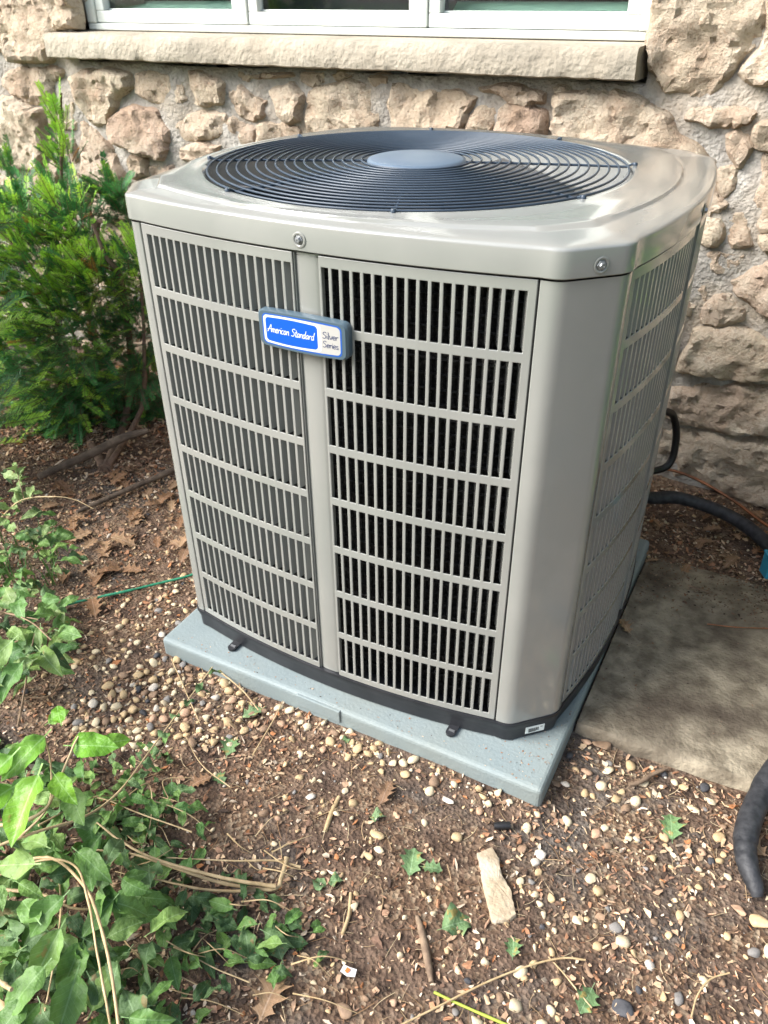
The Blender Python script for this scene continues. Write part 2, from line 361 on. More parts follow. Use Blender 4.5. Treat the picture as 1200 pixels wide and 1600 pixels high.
def clip(P, nx_, ny_, d):
    out = []
    for i in range(len(P)):
        a, b = P[i], P[(i + 1) % len(P)]; da = a[0] * nx_ + a[1] * ny_ - d; db = b[0] * nx_ + b[1] * ny_ - d
        if da <= 0: out.append(a)
        if da * db < 0: t = da / (da - db); out.append((a[0] + (b[0] - a[0]) * t, a[1] + (b[1] - a[1]) * t))
    return out
for (x, z, bg_) in seeds:
    P = [(x - .24, z - .17), (x + .24, z - .17), (x + .24, z + .17), (x - .24, z + .17)]
    for (a, b, _) in seeds:
        dx, dz = a - x, b - z; l = math.hypot(dx, dz)
        if 0 < l < .5: P = clip(P, dx / l, dz / l, (x * dx + z * dz) / l + l / 2 - .012)
    near = bnd[np.hypot(bnd[:, 0] - x, bnd[:, 1] - z) < .35]
    for (a, b) in near:
        dx, dz = a - x, b - z; l = math.hypot(dx, dz)
        P = clip(P, dx / l, dz / l, (x * dx + z * dz) / l + l - .018)
        if len(P) < 3: break
    for (cx_, cz_, nx_, nz_) in ((WIN[0], 0, 1, 0), (WIN[1], 0, -1, 0), (0, WIN[2], 0, 1)):
        ins = {(1, 0): x < WIN[0], (-1, 0): x > WIN[1], (0, 1): z < WIN[2]}[(nx_, nz_)]
        if ins and (nz_ == 1 and WIN[0] - .2 < x < WIN[1] + .2 or nz_ == 0 and z > WIN[2] - .16): P = clip(P, nx_, nz_, cx_ * nx_ + cz_ * nz_)
    if len(P) >= 3:
        A = abs(sum(P[i][0] * P[(i + 1) % len(P)][1] - P[(i + 1) % len(P)][0] * P[i][1] for i in range(len(P)))) / 2
        if A > .0006: polys.append(P)
def chaikin(P):
    out = []
    for i in range(len(P)):
        a, b = P[i], P[(i + 1) % len(P)]; out += [(a[0] * .88 + b[0] * .12, a[1] * .88 + b[1] * .12), (a[0] * .12 + b[0] * .88, a[1] * .12 + b[1] * .88)]
    return out
def make_stone(P, k):
    P = chaikin(P); cx_ = sum(p[0] for p in P) / len(P); cz_ = sum(p[1] for p in P) / len(P); R = []
    for i in range(len(P)):
        a, b = P[i], P[(i + 1) % len(P)]; L = math.hypot(b[0] - a[0], b[1] - a[1]); m_ = max(1, int(L / .012))
        for j in range(m_):
            x, z = a[0] + (b[0] - a[0]) * j / m_, a[1] + (b[1] - a[1]) * j / m_
            w = noise.noise(Vector((x * 24, z * 24, k))) * .012; l = math.hypot(x - cx_, z - cz_) + 1e-6
            w += .011 if k <= len(TR) else .004; R.append((x + (x - cx_) / l * w, z + (z - cz_) / l * w))
    xs = [p[0] for p in R]; zs = [p[1] for p in R]; vis = min(xs) < 1.0 and max(zs) < 1.7
    g = .011 if vis else .03; pts = [Vector(p) for p in R]; nb = len(pts); rr = random.Random(k)
    x = min(xs)
    while x < max(xs):
        z = min(zs)
        while z < max(zs):
            xx, zz = x + rr.uniform(-.3, .3) * g, z + rr.uniform(-.3, .3) * g
            if pinside(R, xx, zz) and pdist(R, xx, zz) > g * .45: pts.append(Vector((xx, zz)))
            z += g
        x += g
    vo, _, fo, _, _, _ = geometry.delaunay_2d_cdt(pts, [(i, (i + 1) % nb) for i in range(nb)], [], 1, 1e-5)
    size = min(max(xs) - min(xs), max(zs) - min(zs)); H = min(.027, .008 + size * .09) * rr.uniform(.5, 1.7); wd = min(.024, size * .22)
    tilt = (rr.uniform(-.12, .12), rr.uniform(-.16, .10)); V = []
    for v in vo:
        d = pdist(R, v.x, v.y); t = min(1, d / wd); h = -.012 + (H + .012) * math.sqrt(max(0, 1 - (1 - t) ** 2))
        q = Vector((v.x * 16, v.y * 16, k * 3.1))
        f = noise.fractal(q, 1.0, 2.0, 6) * .016 + (abs(noise.noise(q * .55)) - .25) * .022 + tilt[0] * (v.x - cx_) + tilt[1] * (v.y - cz_)
        cell = noise.cell_vector(q * .45); f += (cell.x - .5) * .009; f += (noise.cell_vector(q * 1.1 + Vector((3, 1, 0))).y - .5) * .006
        pit = noise.noise(Vector((v.x * 45, v.y * 45, k))); f -= max(0, pit - .38) * .035
        V.append((v.x - cx_, -(h + f * min(1, d / .012)), v.y - cz_))
    # skirt that seats the stone in the mortar
    n0 = len(V); ring = [i for i in range(nb)]
    V += [(V[i][0], .02, V[i][2]) for i in ring]
    F = [tuple(f) for f in fo] + [((i + 1) % nb, i, n0 + i, n0 + (i + 1) % nb) for i in range(nb)]
    o = mob('stone', V, F, M['stone'], house, smooth=26); o.location = (cx_, 0, cz_)
for k, P in enumerate(polys): make_stone(P, k + 1)
# mortar face with the window opening left free
def mortar():
    xs = sorted(set(np.round(np.concatenate([np.arange(-3.5, 2.5, .03), [WIN[0], WIN[1]]]), 4))); zs = sorted(set(np.round(np.concatenate([np.arange(-.2, 2.75, .03), [WIN[2], 2.35]]), 4)))
    V = [(x, noise.fractal(Vector((x * 9, 0, z * 9)), 1, 2, 6) * .014 if not (abs(x - WIN[0]) < .001 or abs(x - WIN[1]) < .001 or abs(z - WIN[2]) < .001) else 0, z) for z in zs for x in xs]; n = len(xs)
    F = []
    for j in range(len(zs) - 1):
        for i in range(n - 1):
            mx, mz = (xs[i] + xs[i + 1]) / 2, (zs[j] + zs[j + 1]) / 2
            if blocked(mx, mz): continue
            F.append((j * n + i, j * n + i + 1, (j + 1) * n + i + 1, (j + 1) * n + i))
    o = mob('mortar', V, F, M['mortar'], house, smooth=180)
    s = o.modifiers.new('solid', 'SOLIDIFY'); s.thickness = .25; s.offset = -1
mortar()
# window sill
def sill():
    x0, x1, zb, zt, d0, d1 = -1.85, .155, 1.054 + ZP, 1.128 + ZP, -.085, .10
    nxs = 180; prof = [(d1, zb), (d0 + .012, zb), (d0 + .003, zb + .004), (d0, zb + .015), (d0, zb + .03), (d0, zb + .045), (d0 + .002, zb + .06), (d0 + .008, zt - .003), (d0 + .02, zt), (d0 + .05, zt), (d1, zt + .006)]
    V = []
    for i in range(nxs + 1):
        x = x0 + (x1 - x0) * i / nxs
        for (y, z) in prof:
            rough = 1 if d0 + .015 > y else .15
            q = Vector((x * 20, y * 20, z * 26)); w = noise.fractal(q, 1, 2, 5) * .004 * rough + max(0, noise.noise(Vector((x * 13, 0, z * 9)))) * .006 * rough
            V.append((x + (0.003 * noise.noise(q) if i in (0, nxs) else 0), y + w, z + w * .4))
    m_ = len(prof)
    F = [(i * m_ + k, (i + 1) * m_ + k, (i + 1) * m_ + k + 1, i * m_ + k + 1) for i in range(nxs) for k in range(m_ - 1)]
    F += [tuple(range(m_)), tuple(nxs * m_ + k for k in range(m_ - 1, -1, -1))]
    mob('window_sill', V, F, M['sill'], house, smooth=40)
sill()
# window: white frame, three sashes, panes, blinds behind the outer two
M['vinyl'] = mat('white_vinyl', (.60, .65, .61), (.68, .71, .67), 5, rough=.4, c3=(.62, .61, .55), s3=9)
M['caulk'] = mat('caulk', (.62, .55, .48), rough=.7)
gm = bpy.data.materials.new('window_glass'); gm.use_nodes = True
gb = gm.node_tree.nodes['Principled BSDF']; gb.inputs['Transmission Weight'].default_value = 1; gb.inputs['Roughness'].default_value = 0.0; gb.inputs['IOR'].default_value = 1.45
gb.inputs['Base Color'].default_value = (.86, .93, .90, 1); M['glass'] = gm
M['blind'] = mat('blind', (.34, .50, .43), rough=.6)
M['room'] = mat('room', (.05, .045, .06), rough=.9)
win = empty('window', (0, 0, 0)); win.parent = house
zt = 1.128 + ZP; FY = .035
fr = MB(); zb, ztop = zt + .006, 2.32
fr.box(((WX0 + WX1) / 2, FY + .055, zb + .010), ((WX1 - WX0) / 2, .05, .010))
fr.box(((WX0 + WX1) / 2, FY + .05, ztop - .02), ((WX1 - WX0) / 2, .05, .02))
for x in (WX0 + .02, WX1 - .02): fr.box((x, FY + .05, (zb + ztop) / 2), (.02, .048, (ztop - zb) / 2 - .021))
def wx(px): return gy(px, 20, WY + FY).x
mull = [wx(379), wx(660)]
for x in mull: fr.box((x, FY + .05, (zb + ztop) / 2), (.012, .047, (ztop - zb) / 2 - .022))
bevel(fr.build('frame', M['vinyl'], win), .004)
spans = [(WX0 + .042, mull[0] - .014), (mull[0] + .014, mull[1] - .014), (mull[1] + .014, WX1 - .042)]
for i, (a, b) in enumerate(spans):
    s = MB(); w = .017; z0, z1 = zb + .022, ztop - .045; yy = FY + .03
    s.box(((a + b) / 2, yy, z0 + w), ((b - a) / 2, .02, w)); s.box(((a + b) / 2, yy, z1 - w), ((b - a) / 2, .02, w))
    for x in (a + w, b - w): s.box((x, yy, (z0 + z1) / 2), (w, .0195, (z1 - z0) / 2 - 2 * w))
    # stepped inner stop
    s.box(((a + b) / 2, yy + .014, z0 + 2 * w + .003), ((b - a) / 2 - 2 * w, .010, .003))
    bevel(s.build('sash', M['vinyl'], win), .005)
    g = MB(); g.box(((a + b) / 2, yy + .012, (z0 + z1) / 2), ((b - a) / 2 - w * 1.4, .002, (z1 - z0) / 2 - w * 1.4)); g.build('pane', M['glass'], win)
    if i != 1:
        proto = None
        for k in range(22):
            m_ = MB(); m_.box((0, 0, 0), ((b - a) / 2 - w * 2, .022, .0012))
            if proto is None: proto = m_.build('blind_slat', M['blind'], win); o = proto
            else: o = link(proto.copy(), win)
            o.location = ((a + b) / 2, FY + .115, z0 + 2 * w + .012 + k * .045); o.rotation_euler = (math.radians(38), 0, 0)
    else:
        rm = MB(); rm.box(((a + b) / 2, .34, (zb + ztop) / 2), ((WX1 - WX0) / 2 - .05, .01, (ztop - zb) / 2)); rm.build('dark_room_backing', M['room'], win)  # dark sheet standing in for the unlit room behind the panes
# closed dark room behind the window
rb = MB()
for c, h in (((-.78, 1.4, 1.7), (1.3, .01, .9)), ((-2.09, .83, 1.7), (.01, .56, .9)), ((.53, .83, 1.7), (.01, .56, .9)), ((-.78, .83, 2.61), (1.32, .58, .01)), ((-.78, .83, .79), (1.32, .58, .01))): rb.box(c, h)
rb.build('room_wall', M['room'], house)

M['added_eave'] = mat('added_eave_paint', (.55, .54, .50), rough=.6)  # unseen overhang added to keep sky light off the wall behind the unit
ev = MB(); ev.box((-.5, -.11, 2.80), (3.0, .25, .02)); ev.box((-.5, -.375, 2.84), (3.0, .012, .09)); ev.build('added_eave', M['added_eave'], house)

# ------------------------------------------------------------------ concrete slab
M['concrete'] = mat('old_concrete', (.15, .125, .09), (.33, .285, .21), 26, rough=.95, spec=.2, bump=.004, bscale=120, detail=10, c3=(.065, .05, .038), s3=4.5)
def slab():
    P0 = gz(902, 1137, .02); x0, y0 = .463, P0.y; x1, y1 = 1.75, .46; sx = .012; V = []; ang = .06
    xs = np.arange(x0, x1, .02); ys = np.concatenate([[y0 - .004, y0 - .001], np.arange(y0 + .004, y1, .02)])
    for j, y in enumerate(ys):
        for x in xs:
            e = noise.noise(Vector((x * 9, 5, 0))) * .007 + noise.noise(Vector((x * 30, 5, 0))) * .004
            fall = (x - x0) * ang
            z = .026 + noise.noise(Vector((x * 5, y * 5, 0))) * .003 + noise.noise(Vector((x * 40, y * 40, 2))) * .0012
            yy = y + (fall + e) * max(0, 1 - (y - y0) / .6)
            if j == 0: z = -.03
            elif j == 1: z -= .006
            if y > .3: z -= (y - .3) * .16
            V.append((x, yy, z))
    n = len(xs)
    F = [(j * n + i, j * n + i + 1, (j + 1) * n + i + 1, (j + 1) * n + i) for j in range(len(ys) - 1) for i in range(n - 1)]
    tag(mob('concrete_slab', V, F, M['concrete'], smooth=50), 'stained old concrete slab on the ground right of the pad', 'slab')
slab()
# ------------------------------------------------------------------ pad under the unit
PS = .4575
pad = empty('equipment_pad', (0, 0, 0), label='blue-grey plastic equipment pad lying on the soil under the air conditioner', cat='pad')
pb = MB(); pb.box((0, 0, (ZP - .02) / 2), (PS, PS, (ZP + .02) / 2)); body = pb.build('pad_body', M['pad'], pad); bevel(body, .010, 3)
pt = MB(); pt.box((-.031, -PS - .0006, ZP - .017), (.053, .0035, .0155)); bevel(pt.build('raised_tab', M['pad'], pad), .002)

# ------------------------------------------------------------------ air conditioner
ac = empty('air_conditioner', (0, 0, ZP), label='grey louvred outdoor air conditioner with round fan grille on top', cat='air conditioner')
BUL = .035
X0, X1, Y0, Y1 = -.458, .433, -.381, .461          # planes of the four faces (at the seams)
CH = .103                                            # corner size
UCX, UCY, FHX = -.0258, (Y0 + Y1) / 2, .3555
FACES = {'front': ((UCX, Y0), (1, 0), (0, -1), FHX), 'right': ((X1, UCY), (0, 1), (1, 0), (Y1 - Y0) / 2 - CH),
         'back': ((UCX, Y1), (-1, 0), (0, 1), FHX), 'left': ((X0, UCY), (0, -1), (-1, 0), (Y1 - Y0) / 2 - CH)}
def fpt(face, s, z, d=0.0):
    (cx, cy), T, N, b = FACES[face]; w = BUL * (1 - (s / b) ** 2) + d
    return Vector((cx + T[0] * s + N[0] * w, cy + T[1] * s + N[1] * w, z))
def corner_pts(face, inset=0.0, n=6):
    """profile of the corner that follows a face, from its seam to the next seam (outline walks with the face's T)"""
    nxt = {'front': 'right', 'right': 'back', 'back': 'left', 'left': 'front'}[face]
    (c, T, N, b) = FACES[face]; (c2, T2, N2, b2) = FACES[nxt]
    a = Vector((c[0] + T[0] * b, c[1] + T[1] * b)); e = Vector((c2[0] - T2[0] * b2, c2[1] - T2[1] * b2))
    Tv, T2v = Vector(T), Vector(T2)
    k_ = .028 * min(1, (e - a).length / .146) ** 2; p1 = a + Tv * k_; p2 = e - T2v * k_; dv = (p2 - p1).normalized(); out = [a.copy()]
    q0, q1 = p1 - Tv * (k_ * .57), p1 + dv * (k_ * .57)
    for k in range(n + 1): t = k / n; out.append(q0 * (1 - t) ** 2 + p1 * 2 * t * (1 - t) + q1 * t * t)
    q0, q1 = p2 - dv * (k_ * .57), p2 + T2v * (k_ * .57)
    for k in range(n + 1): t = k / n; out.append(q0 * (1 - t) ** 2 + p2 * 2 * t * (1 - t) + q1 * t * t)
    out.append(e); return out
def outline(off=0.0, nf=28, bul=1.0):
    pts = []
    for f in ('front', 'right', 'back', 'left'):
        (c, T, N, b) = FACES[f]
        for k in range(nf + 1):
            s = -b + 2 * b * k / nf; w = BUL * bul * (1 - (s / b) ** 2); pts.append(Vector((c[0] + T[0] * s + N[0] * w, c[1] + T[1] * s + N[1] * w)))
        pts += [Vector((p.x, p.y)) for p in corner_pts(f)[1:-1]]
    n = len(pts); res = []
    for i in range(n):
        t = pts[(i + 1) % n] - pts[i - 1]; t.normalize(); res.append(pts[i] + Vector((t.y, -t.x)) * off)
    return res
def loft(rings, name, m, parent, smooth=35, cap_top=False, cap_bot=False):
    n = len(rings[0][0]); V = []; F = []
    for (pts, z) in rings: V += [(p[0], p[1], z) for p in pts]
    for i in range(len(rings) - 1):
        F += [(i * n + k, i * n + (k + 1) % n, (i + 1) * n + (k + 1) % n, (i + 1) * n + k) for k in range(n)]
    if cap_bot: F.append(tuple(range(n - 1, -1, -1)))
    if cap_top: F.append(tuple((len(rings) - 1) * n + k for k in range(n)))
    return mob(name, V, F, m, parent, smooth)
ZB, ZT = .054, .919                                 # bottom and top of the wall panels (above the pad)
# base pan
base = loft([(outline(-.010), .001), (outline(-.0045), .004), (outline(-.0035), .030), (outline(-.001), .036), (outline(.0005), .046), (outline(.0025), .0475), (outline(.0025), .0535), (outline(-.012), .0540)], 'base_pan', M['base'], ac, cap_top=True, cap_bot=True)
# rows and columns of slots
ROWS = [(.902 - .1061 * i - .0905, .902 - .1061 * i) for i in range(8)][::-1]
SW, POST = .0121, .0275
fin_cache = {}
def fin_mesh(h, side):
    key = (round(h, 4), side)
    if key not in fin_cache:
        # local: x along face, y outward, z up; hinged on one slot edge and bent inwards across the slot
        w = SW; prof = [(0, -.0005), (.0008, -.0028), (.0020, -.0060), (.0038, -.0105), (.0064, -.0150)]; t = .0009
        V = []; F = []; n = len(prof)
        for (a, b) in prof:
            low = .0008 + .0022 * (a / .0064)
            for zz in (low, h - .0012): V += [(side * (w / 2 - a), -b, zz), (side * (w / 2 - a) + side * t, -b + t * .6, zz)]
        for i in range(n - 1):
            o, p = i * 4, (i + 1) * 4
            F += [(o, p, p + 2, o + 2), (o + 1, o + 3, p + 3, p + 1), (o + 2, p + 2, p + 3, o + 3), (o, o + 1, p + 1, p)]
        F.append(((n - 1) * 4, (n - 1) * 4 + 1, (n - 1) * 4 + 3, (n - 1) * 4 + 2))
        fin_cache[key] = mesh_data('louver', V, F, [M['paint']], smooth=60)
    return fin_cache[key]
def grille_half(face, side, ncol):
    (c, T, N, b) = FACES[face]; s_in, s_out = side * .0235, side * (b - .0012)
    slot0 = side * POST; span = b - .0135 - POST; pitch = (span - SW) / (ncol - 1)
    centers = [side * (POST + SW / 2 + pitch * i) for i in range(ncol)]
    xs = sorted([s_in, s_out] + [c_ - SW / 2 for c_ in centers] + [c_ + SW / 2 for c_ in centers])
    zs = [ZB + .0005] + [z for r in ROWS for z in r] + [ZT]
    V = []; F = []; idx = {}
    def vid(i, j):
        if (i, j) not in idx: idx[(i, j)] = len(V); V.append(fpt(face, xs[i], zs[j]))
        return idx[(i, j)]
    for i in range(len(xs) - 1):
        slotcol = (i % 2 == 1) if len(xs) % 2 == 0 else False
        for j in range(len(zs) - 1):
            if slotcol and j % 2 == 1: continue
            F.append((vid(i, j), vid(i + 1, j), vid(i + 1, j + 1), vid(i, j + 1)))
    panel = mob('grille_panel', V, F, M['paint'], ac)
    so = panel.modifiers.new('solid', 'SOLIDIFY'); so.thickness = .0028; so.offset = -1
    bevel(panel, .0011, 2, 50)
    # folded edge along the post and along the corner seam
    for (s_, w_) in ((s_in, -side), (s_out, side)):
        e = MB(); p = fpt(face, s_, (ZB + ZT) / 2, -.0095); ang = math.atan2(T[1], T[0]); e.box(p - Vector((T[0], T[1], 0)) * (0.0011 * (1 if s_ > 0 else -1)), (.0009, .0065, (ZT - ZB) / 2 - .0006), Matrix.Rotation(ang, 3, 'Z'))
        e.build('folded_edge', M['paint'], panel)
    acc = MB()
    for (z0, z1) in ROWS:
        for s in centers:
            sl = -2 * BUL * s / b ** 2; me = fin_mesh(z1 - z0, 1 if (side > 0 or face == 'right') else -1)
            p = fpt(face, s, z0, -.0012); ang = math.atan2(T[1], T[0]) - math.atan(sl)
            if face == 'front':
                o = bpy.data.objects.new('louver', me); link(o, panel); o.location = p; o.rotation_euler = (0, 0, ang)
            else:
                R = Matrix.Rotation(ang, 3, 'Z'); acc.add([R @ v.co + p for v in me.vertices], [tuple(f.vertices) for f in me.polygons])
    if acc.V: tag(acc.build('louvers', M['paint'], panel, smooth=60), kind='stuff')
for f, nc in (('front', 18), ('right', 16), ('back', 18), ('left', 16)):
    for sd_ in (-1, 1): grille_half(f, sd_, nc)
    (c, T, N, b) = FACES[f]                          # centre post with rounded shoulders
    prof = [(-.0215, -.012), (-.0215, -.0075), (-.0165, -.0052), (-.0135, -.0045), (0, -.0040), (.0135, -.0045), (.0165, -.0052), (.0215, -.0075), (.0215, -.012)]
    V = []; F = []
    for z in (ZB + .001, ZT): V += [fpt(f, s, z, d) for (s, d) in prof]
    n = len(prof); F = [(k, k + 1, n + k + 1, n + k) for k in range(n - 1)]
    mob('centre_post', V, F, M['paint'], ac, smooth=25)
for f in FACES:                                      # corner panels
    pts = corner_pts(f); nx_ = {'front': 'right', 'right': 'back', 'back': 'left', 'left': 'front'}[f]
    (c, T, N, b) = FACES[f]; (c2, T2, N2, b2) = FACES[nx_]
    a, e = pts[0], pts[-1]; Tv, Nv, T2v, N2v = Vector(T), Vector(N), Vector(T2), Vector(N2)
    pr = [a + Tv * .0016 - Nv * .014, a + Tv * .0016 - Nv * .001, a + Tv * .003] + pts[1:-1] + [e - T2v * .003, e - T2v * .0016 - N2v * .001, e - T2v * .0016 - N2v * .014]
    V = []; n = len(pr)
    for z in (ZB + .0005, ZB + .003, ZT - .003, ZT): V += [(p.x, p.y, z) for p in pr]
    F = [(j * n + k, j * n + k + 1, (j + 1) * n + k + 1, (j + 1) * n + k) for j in range(3) for k in range(n - 1)]
    mob('corner_panel', V, F, M['paint'], ac, smooth=30)
# coil seen through the slots: an outline with fine fins
def coil():
    o0 = outline(-.034, nf=150); V = []; n = len(o0); F = []
    for z in np.linspace(ZB, ZT - .01, 2):
        for k, p in enumerate(o0):
            q = p + (Vector((UCX, UCY)) - p).normalized() * (.004 if k % 2 else 0); V.append((q.x, q.y, z))
    F = [(k, (k + 1) % n, n + (k + 1) % n, n + k) for k in range(n)]
    c_ = mob('coil', V, F, M['coil'], ac)
    rw = MB()
    for z in np.arange(.085, .90, .0255):            # tube rows behind the fins
        pts = [(p.x, p.y, z) for p in outline(-.0315, nf=40)]; pts.append(pts[0]); rw.tube(pts, .0022, 5, cap=False)
    rw.build('coil_tubes', M['coil'], ac, smooth=60)
coil()
# top cover
FCX, FCY, FR = -.056, .030, .394
def circ(R, ref): return [Vector((FCX, FCY)) + (p - Vector((FCX, FCY))).normalized() * R for p in ref]
ref = outline(0)
def lerp(off, R, t):
    a = outline(off); b_ = circ(R, a); return [p * (1 - t) + q * t for p, q in zip(a, b_)]
rings = [(outline(-.006), .9225), (outline(.0025), .9225), (outline(.0040), .9240), (outline(.0036), .9595), (outline(.0030), .9618), (outline(.0012), .9636), (outline(-.0018), .9648), (outline(-.009), .9660), (lerp(-.012, FR + .03, .10), .9682),
         (lerp(-.012, FR + .03, .36), .9688), (lerp(-.012, FR + .03, .40), .9696), (lerp(-.012, FR + .03, .44), .9738), (lerp(-.012, FR + .03, .49), .9746), (lerp(-.012, FR + .03, .80), .9745), (lerp(-.012, FR + .018, 1), .9745), (circ(FR + .012, ref), .9762), (circ(FR + .005, ref), .9758),
         (circ(FR, ref), .971), (circ(FR - .006, ref), .945), (circ(FR - .020, ref), .90), (circ(FR - .012, ref), .87)]
cover = loft(rings, 'top_cover', M['paint'], ac, smooth=32)
# dark lining below the cover so that no light leaks between panels and top
loft([(outline(-.004), .915), (circ(FR + .004, ref), .915)], 'cover_gasket', M['dark'], ac)
# fan guard: hub disc, rings, spokes
HUB = .094
g = MB(); g.lathe([(.0005, .9865), (HUB * .5, .9862), (HUB * .9, .9845), (HUB * .98, .982), (HUB, .978), (HUB * .98, .974), (.0005, .972)], (FCX, FCY, 0), 64)
guard = g.build('fan_guard', M['hub'], ac, smooth=50)
NR = 17
for i in range(NR):
    R = HUB + .010 + (FR - .004 - HUB - .010) * i / (NR - 1); t = i / (NR - 1); z = .9815 - .006 * t ** 2
    m_ = MB(); m_.lathe([(R + .0021 * math.cos(w), z + .0021 * math.sin(w)) for w in np.linspace(0, 2 * math.pi, 6, endpoint=False)], (FCX, FCY, 0), 96, closed=True)
    m_.build('guard_ring', M['guard'], guard, smooth=180)
for k in range(8):
    w = math.radians(-69 + 45 * k); d = Vector((math.cos(w), math.sin(w), 0)); c0 = Vector((FCX, FCY, 0)); m_ = MB()
    m_.tube([c0 + d * (HUB * .9) + Vector((0, 0, .9775)), c0 + d * (FR * .75) + Vector((0, 0, .9755)), c0 + d * (FR - .006) + Vector((0, 0, .9735)), c0 + d * (FR + .004) + Vector((0, 0, .9785)), c0 + d * (FR + .012) + Vector((0, 0, .9780))], .0024, 6)
    sp = m_.build('guard_spoke', M['guard'], guard, smooth=60)
    s_ = MB(); s_.lathe([(.0003, .9815), (.0035, .9812), (.0045, .980), (.0046, .9762)], (FCX + d.x * (FR + .009), FCY + d.y * (FR + .009), 0), 8); s_.build('screw', M['guard'], sp, smooth=40)
# fan below the guard
fan = MB(); fan.lathe([(.0005, .88), (.055, .88), (.07, .87), (.07, .80), (.0005, .80)], (FCX, FCY, 0), 32); fanh = fan.build('fan_hub', M['blade'], ac, smooth=40)
for k in range(3):
    V = []; F = []; a0 = math.radians(150 + 120 * k)
    for i in range(9):
        r_ = .06 + .30 * i / 8; spread = .55 + .28 * math.sin(i / 8 * math.pi * .8)
        for j in range(9):
            t = j / 8 - .5; a = a0 + t * spread * 1.9 + .25 * (i / 8); V.append((FCX + r_ * math.cos(a), FCY + r_ * math.sin(a), .875 + t * .085 + .015 * (i / 8)))
    F = [(i * 9 + j, (i + 1) * 9 + j, (i + 1) * 9 + j + 1, i * 9 + j + 1) for i in range(8) for j in range(8)]
    o = mob('fan_blade', V, F, M['blade'], ac, smooth=180); s_ = o.modifiers.new('solid', 'SOLIDIFY'); s_.thickness = .003
# screws with dimples on the cover's skirt
def screw(pos, nrm, r=.0050):
    nrm = Vector(nrm).normalized(); R = nrm.to_track_quat('Z', 'Y').to_matrix()
    d_ = MB(); d_.lathe([(r * 2.4, .0002), (r * 2.0, .0012), (r * 1.55, .0002), (r * 1.4, -.002)], n=24); dim = mob('screw_dimple', [R @ Vector(v) + Vector(pos) for v in d_.V], d_.F, M['paint'], ac, smooth=180)
    h_ = MB(); h_.lathe([(.0003, .0042), (r * .35, .0042), (r * .42, .0048), (r * .8, .0046), (r * .95, .0025), (r * 1.0, .0012), (r * 1.35, .0010), (r * 1.45, .0004)], n=6); mob('screw', [R @ Vector(v) + Vector(pos) for v in h_.V], h_.F, M['screw'], dim)
screw(fpt('front', -.006, .9395, .0046), (0, -1, 0)); p_ = (Vector((.33 + .028, Y0)) + Vector((X1, -.279 - .028))) / 2; dg = Vector((1, -1)).normalized()
screw((p_.x + dg.x * .0043 + .004, p_.y + dg.y * .0043 + .004, .9385), (1, -1, 0)); screw(fpt('right', .0, .9395, .0046), (1, 0, 0)); screw(fpt('back', .0, .9395, .0046), (0, 1, 0))
# hold-down clips of the base
def clip_tab(s):
    p = fpt('front', s, .004, -.006); m_ = MB(); m_.box(p + Vector((0, -.008, .0015)), (.010, .012, .0015)); m_.box(p + Vector((0, .0015, .010)), (.010, .0018, .010))
    m_.lathe([(.0003, .0045), (.010, .0045), (.010, .0)], (p.x, p.y - .020, p.z - .001), 16)
    t_ = m_.build('hold_down_clip', M['base'], ac, smooth=40); s_ = MB(); s_.box((p.x + .001, p.y - .017, p.z + .0042), (.006, .0022, .0012)); s_.build('bolt', M['screw'], t_)
clip_tab(-.262); clip_tab(.276)
# sticker with a bar code on the corner of the base
st = MB(); ang = math.radians(45); pc = (Vector((X1 - .04, Y0 + .064)) + Vector((0, 0))); cpos = Vector((.33 + .028, Y0)) * .42 + Vector((X1, -.279 - .028)) * .58
R45 = Matrix.Rotation(ang, 3, 'Z'); nv = Vector((1, -1, 0)).normalized(); stc = Vector((cpos.x, cpos.y, .021)) + nv * (-.0028); Rs = R45 @ Matrix.Rotation(math.radians(2), 3, 'Y')
st.box(stc, (.0205, .0006, .0085), Rs); lab = st.build('bar_code_label', M['label'], ac)
ln = MB(); rb_ = random.Random(3); x = -.014
while x < .008:
    w_ = rb_.choice((.0006, .0009, .0013)); ln.box(stc + Rs @ Vector((x, -.0009, .0012)), (w_ / 2, .0002, .0028), Rs); x += w_ + rb_.choice((.0007, .0011))
for k, (a, b_) in enumerate(((-.014, .009), (-.014, .002), (.011, .016))): ln.box(stc + Rs @ Vector(((a + b_) / 2, -.0009, -.0032 - .0018 * k if k < 2 else .004)), ((b_ - a) / 2, .0002, .0005), Rs)
ln.build('printing', M['black_ink'], lab)
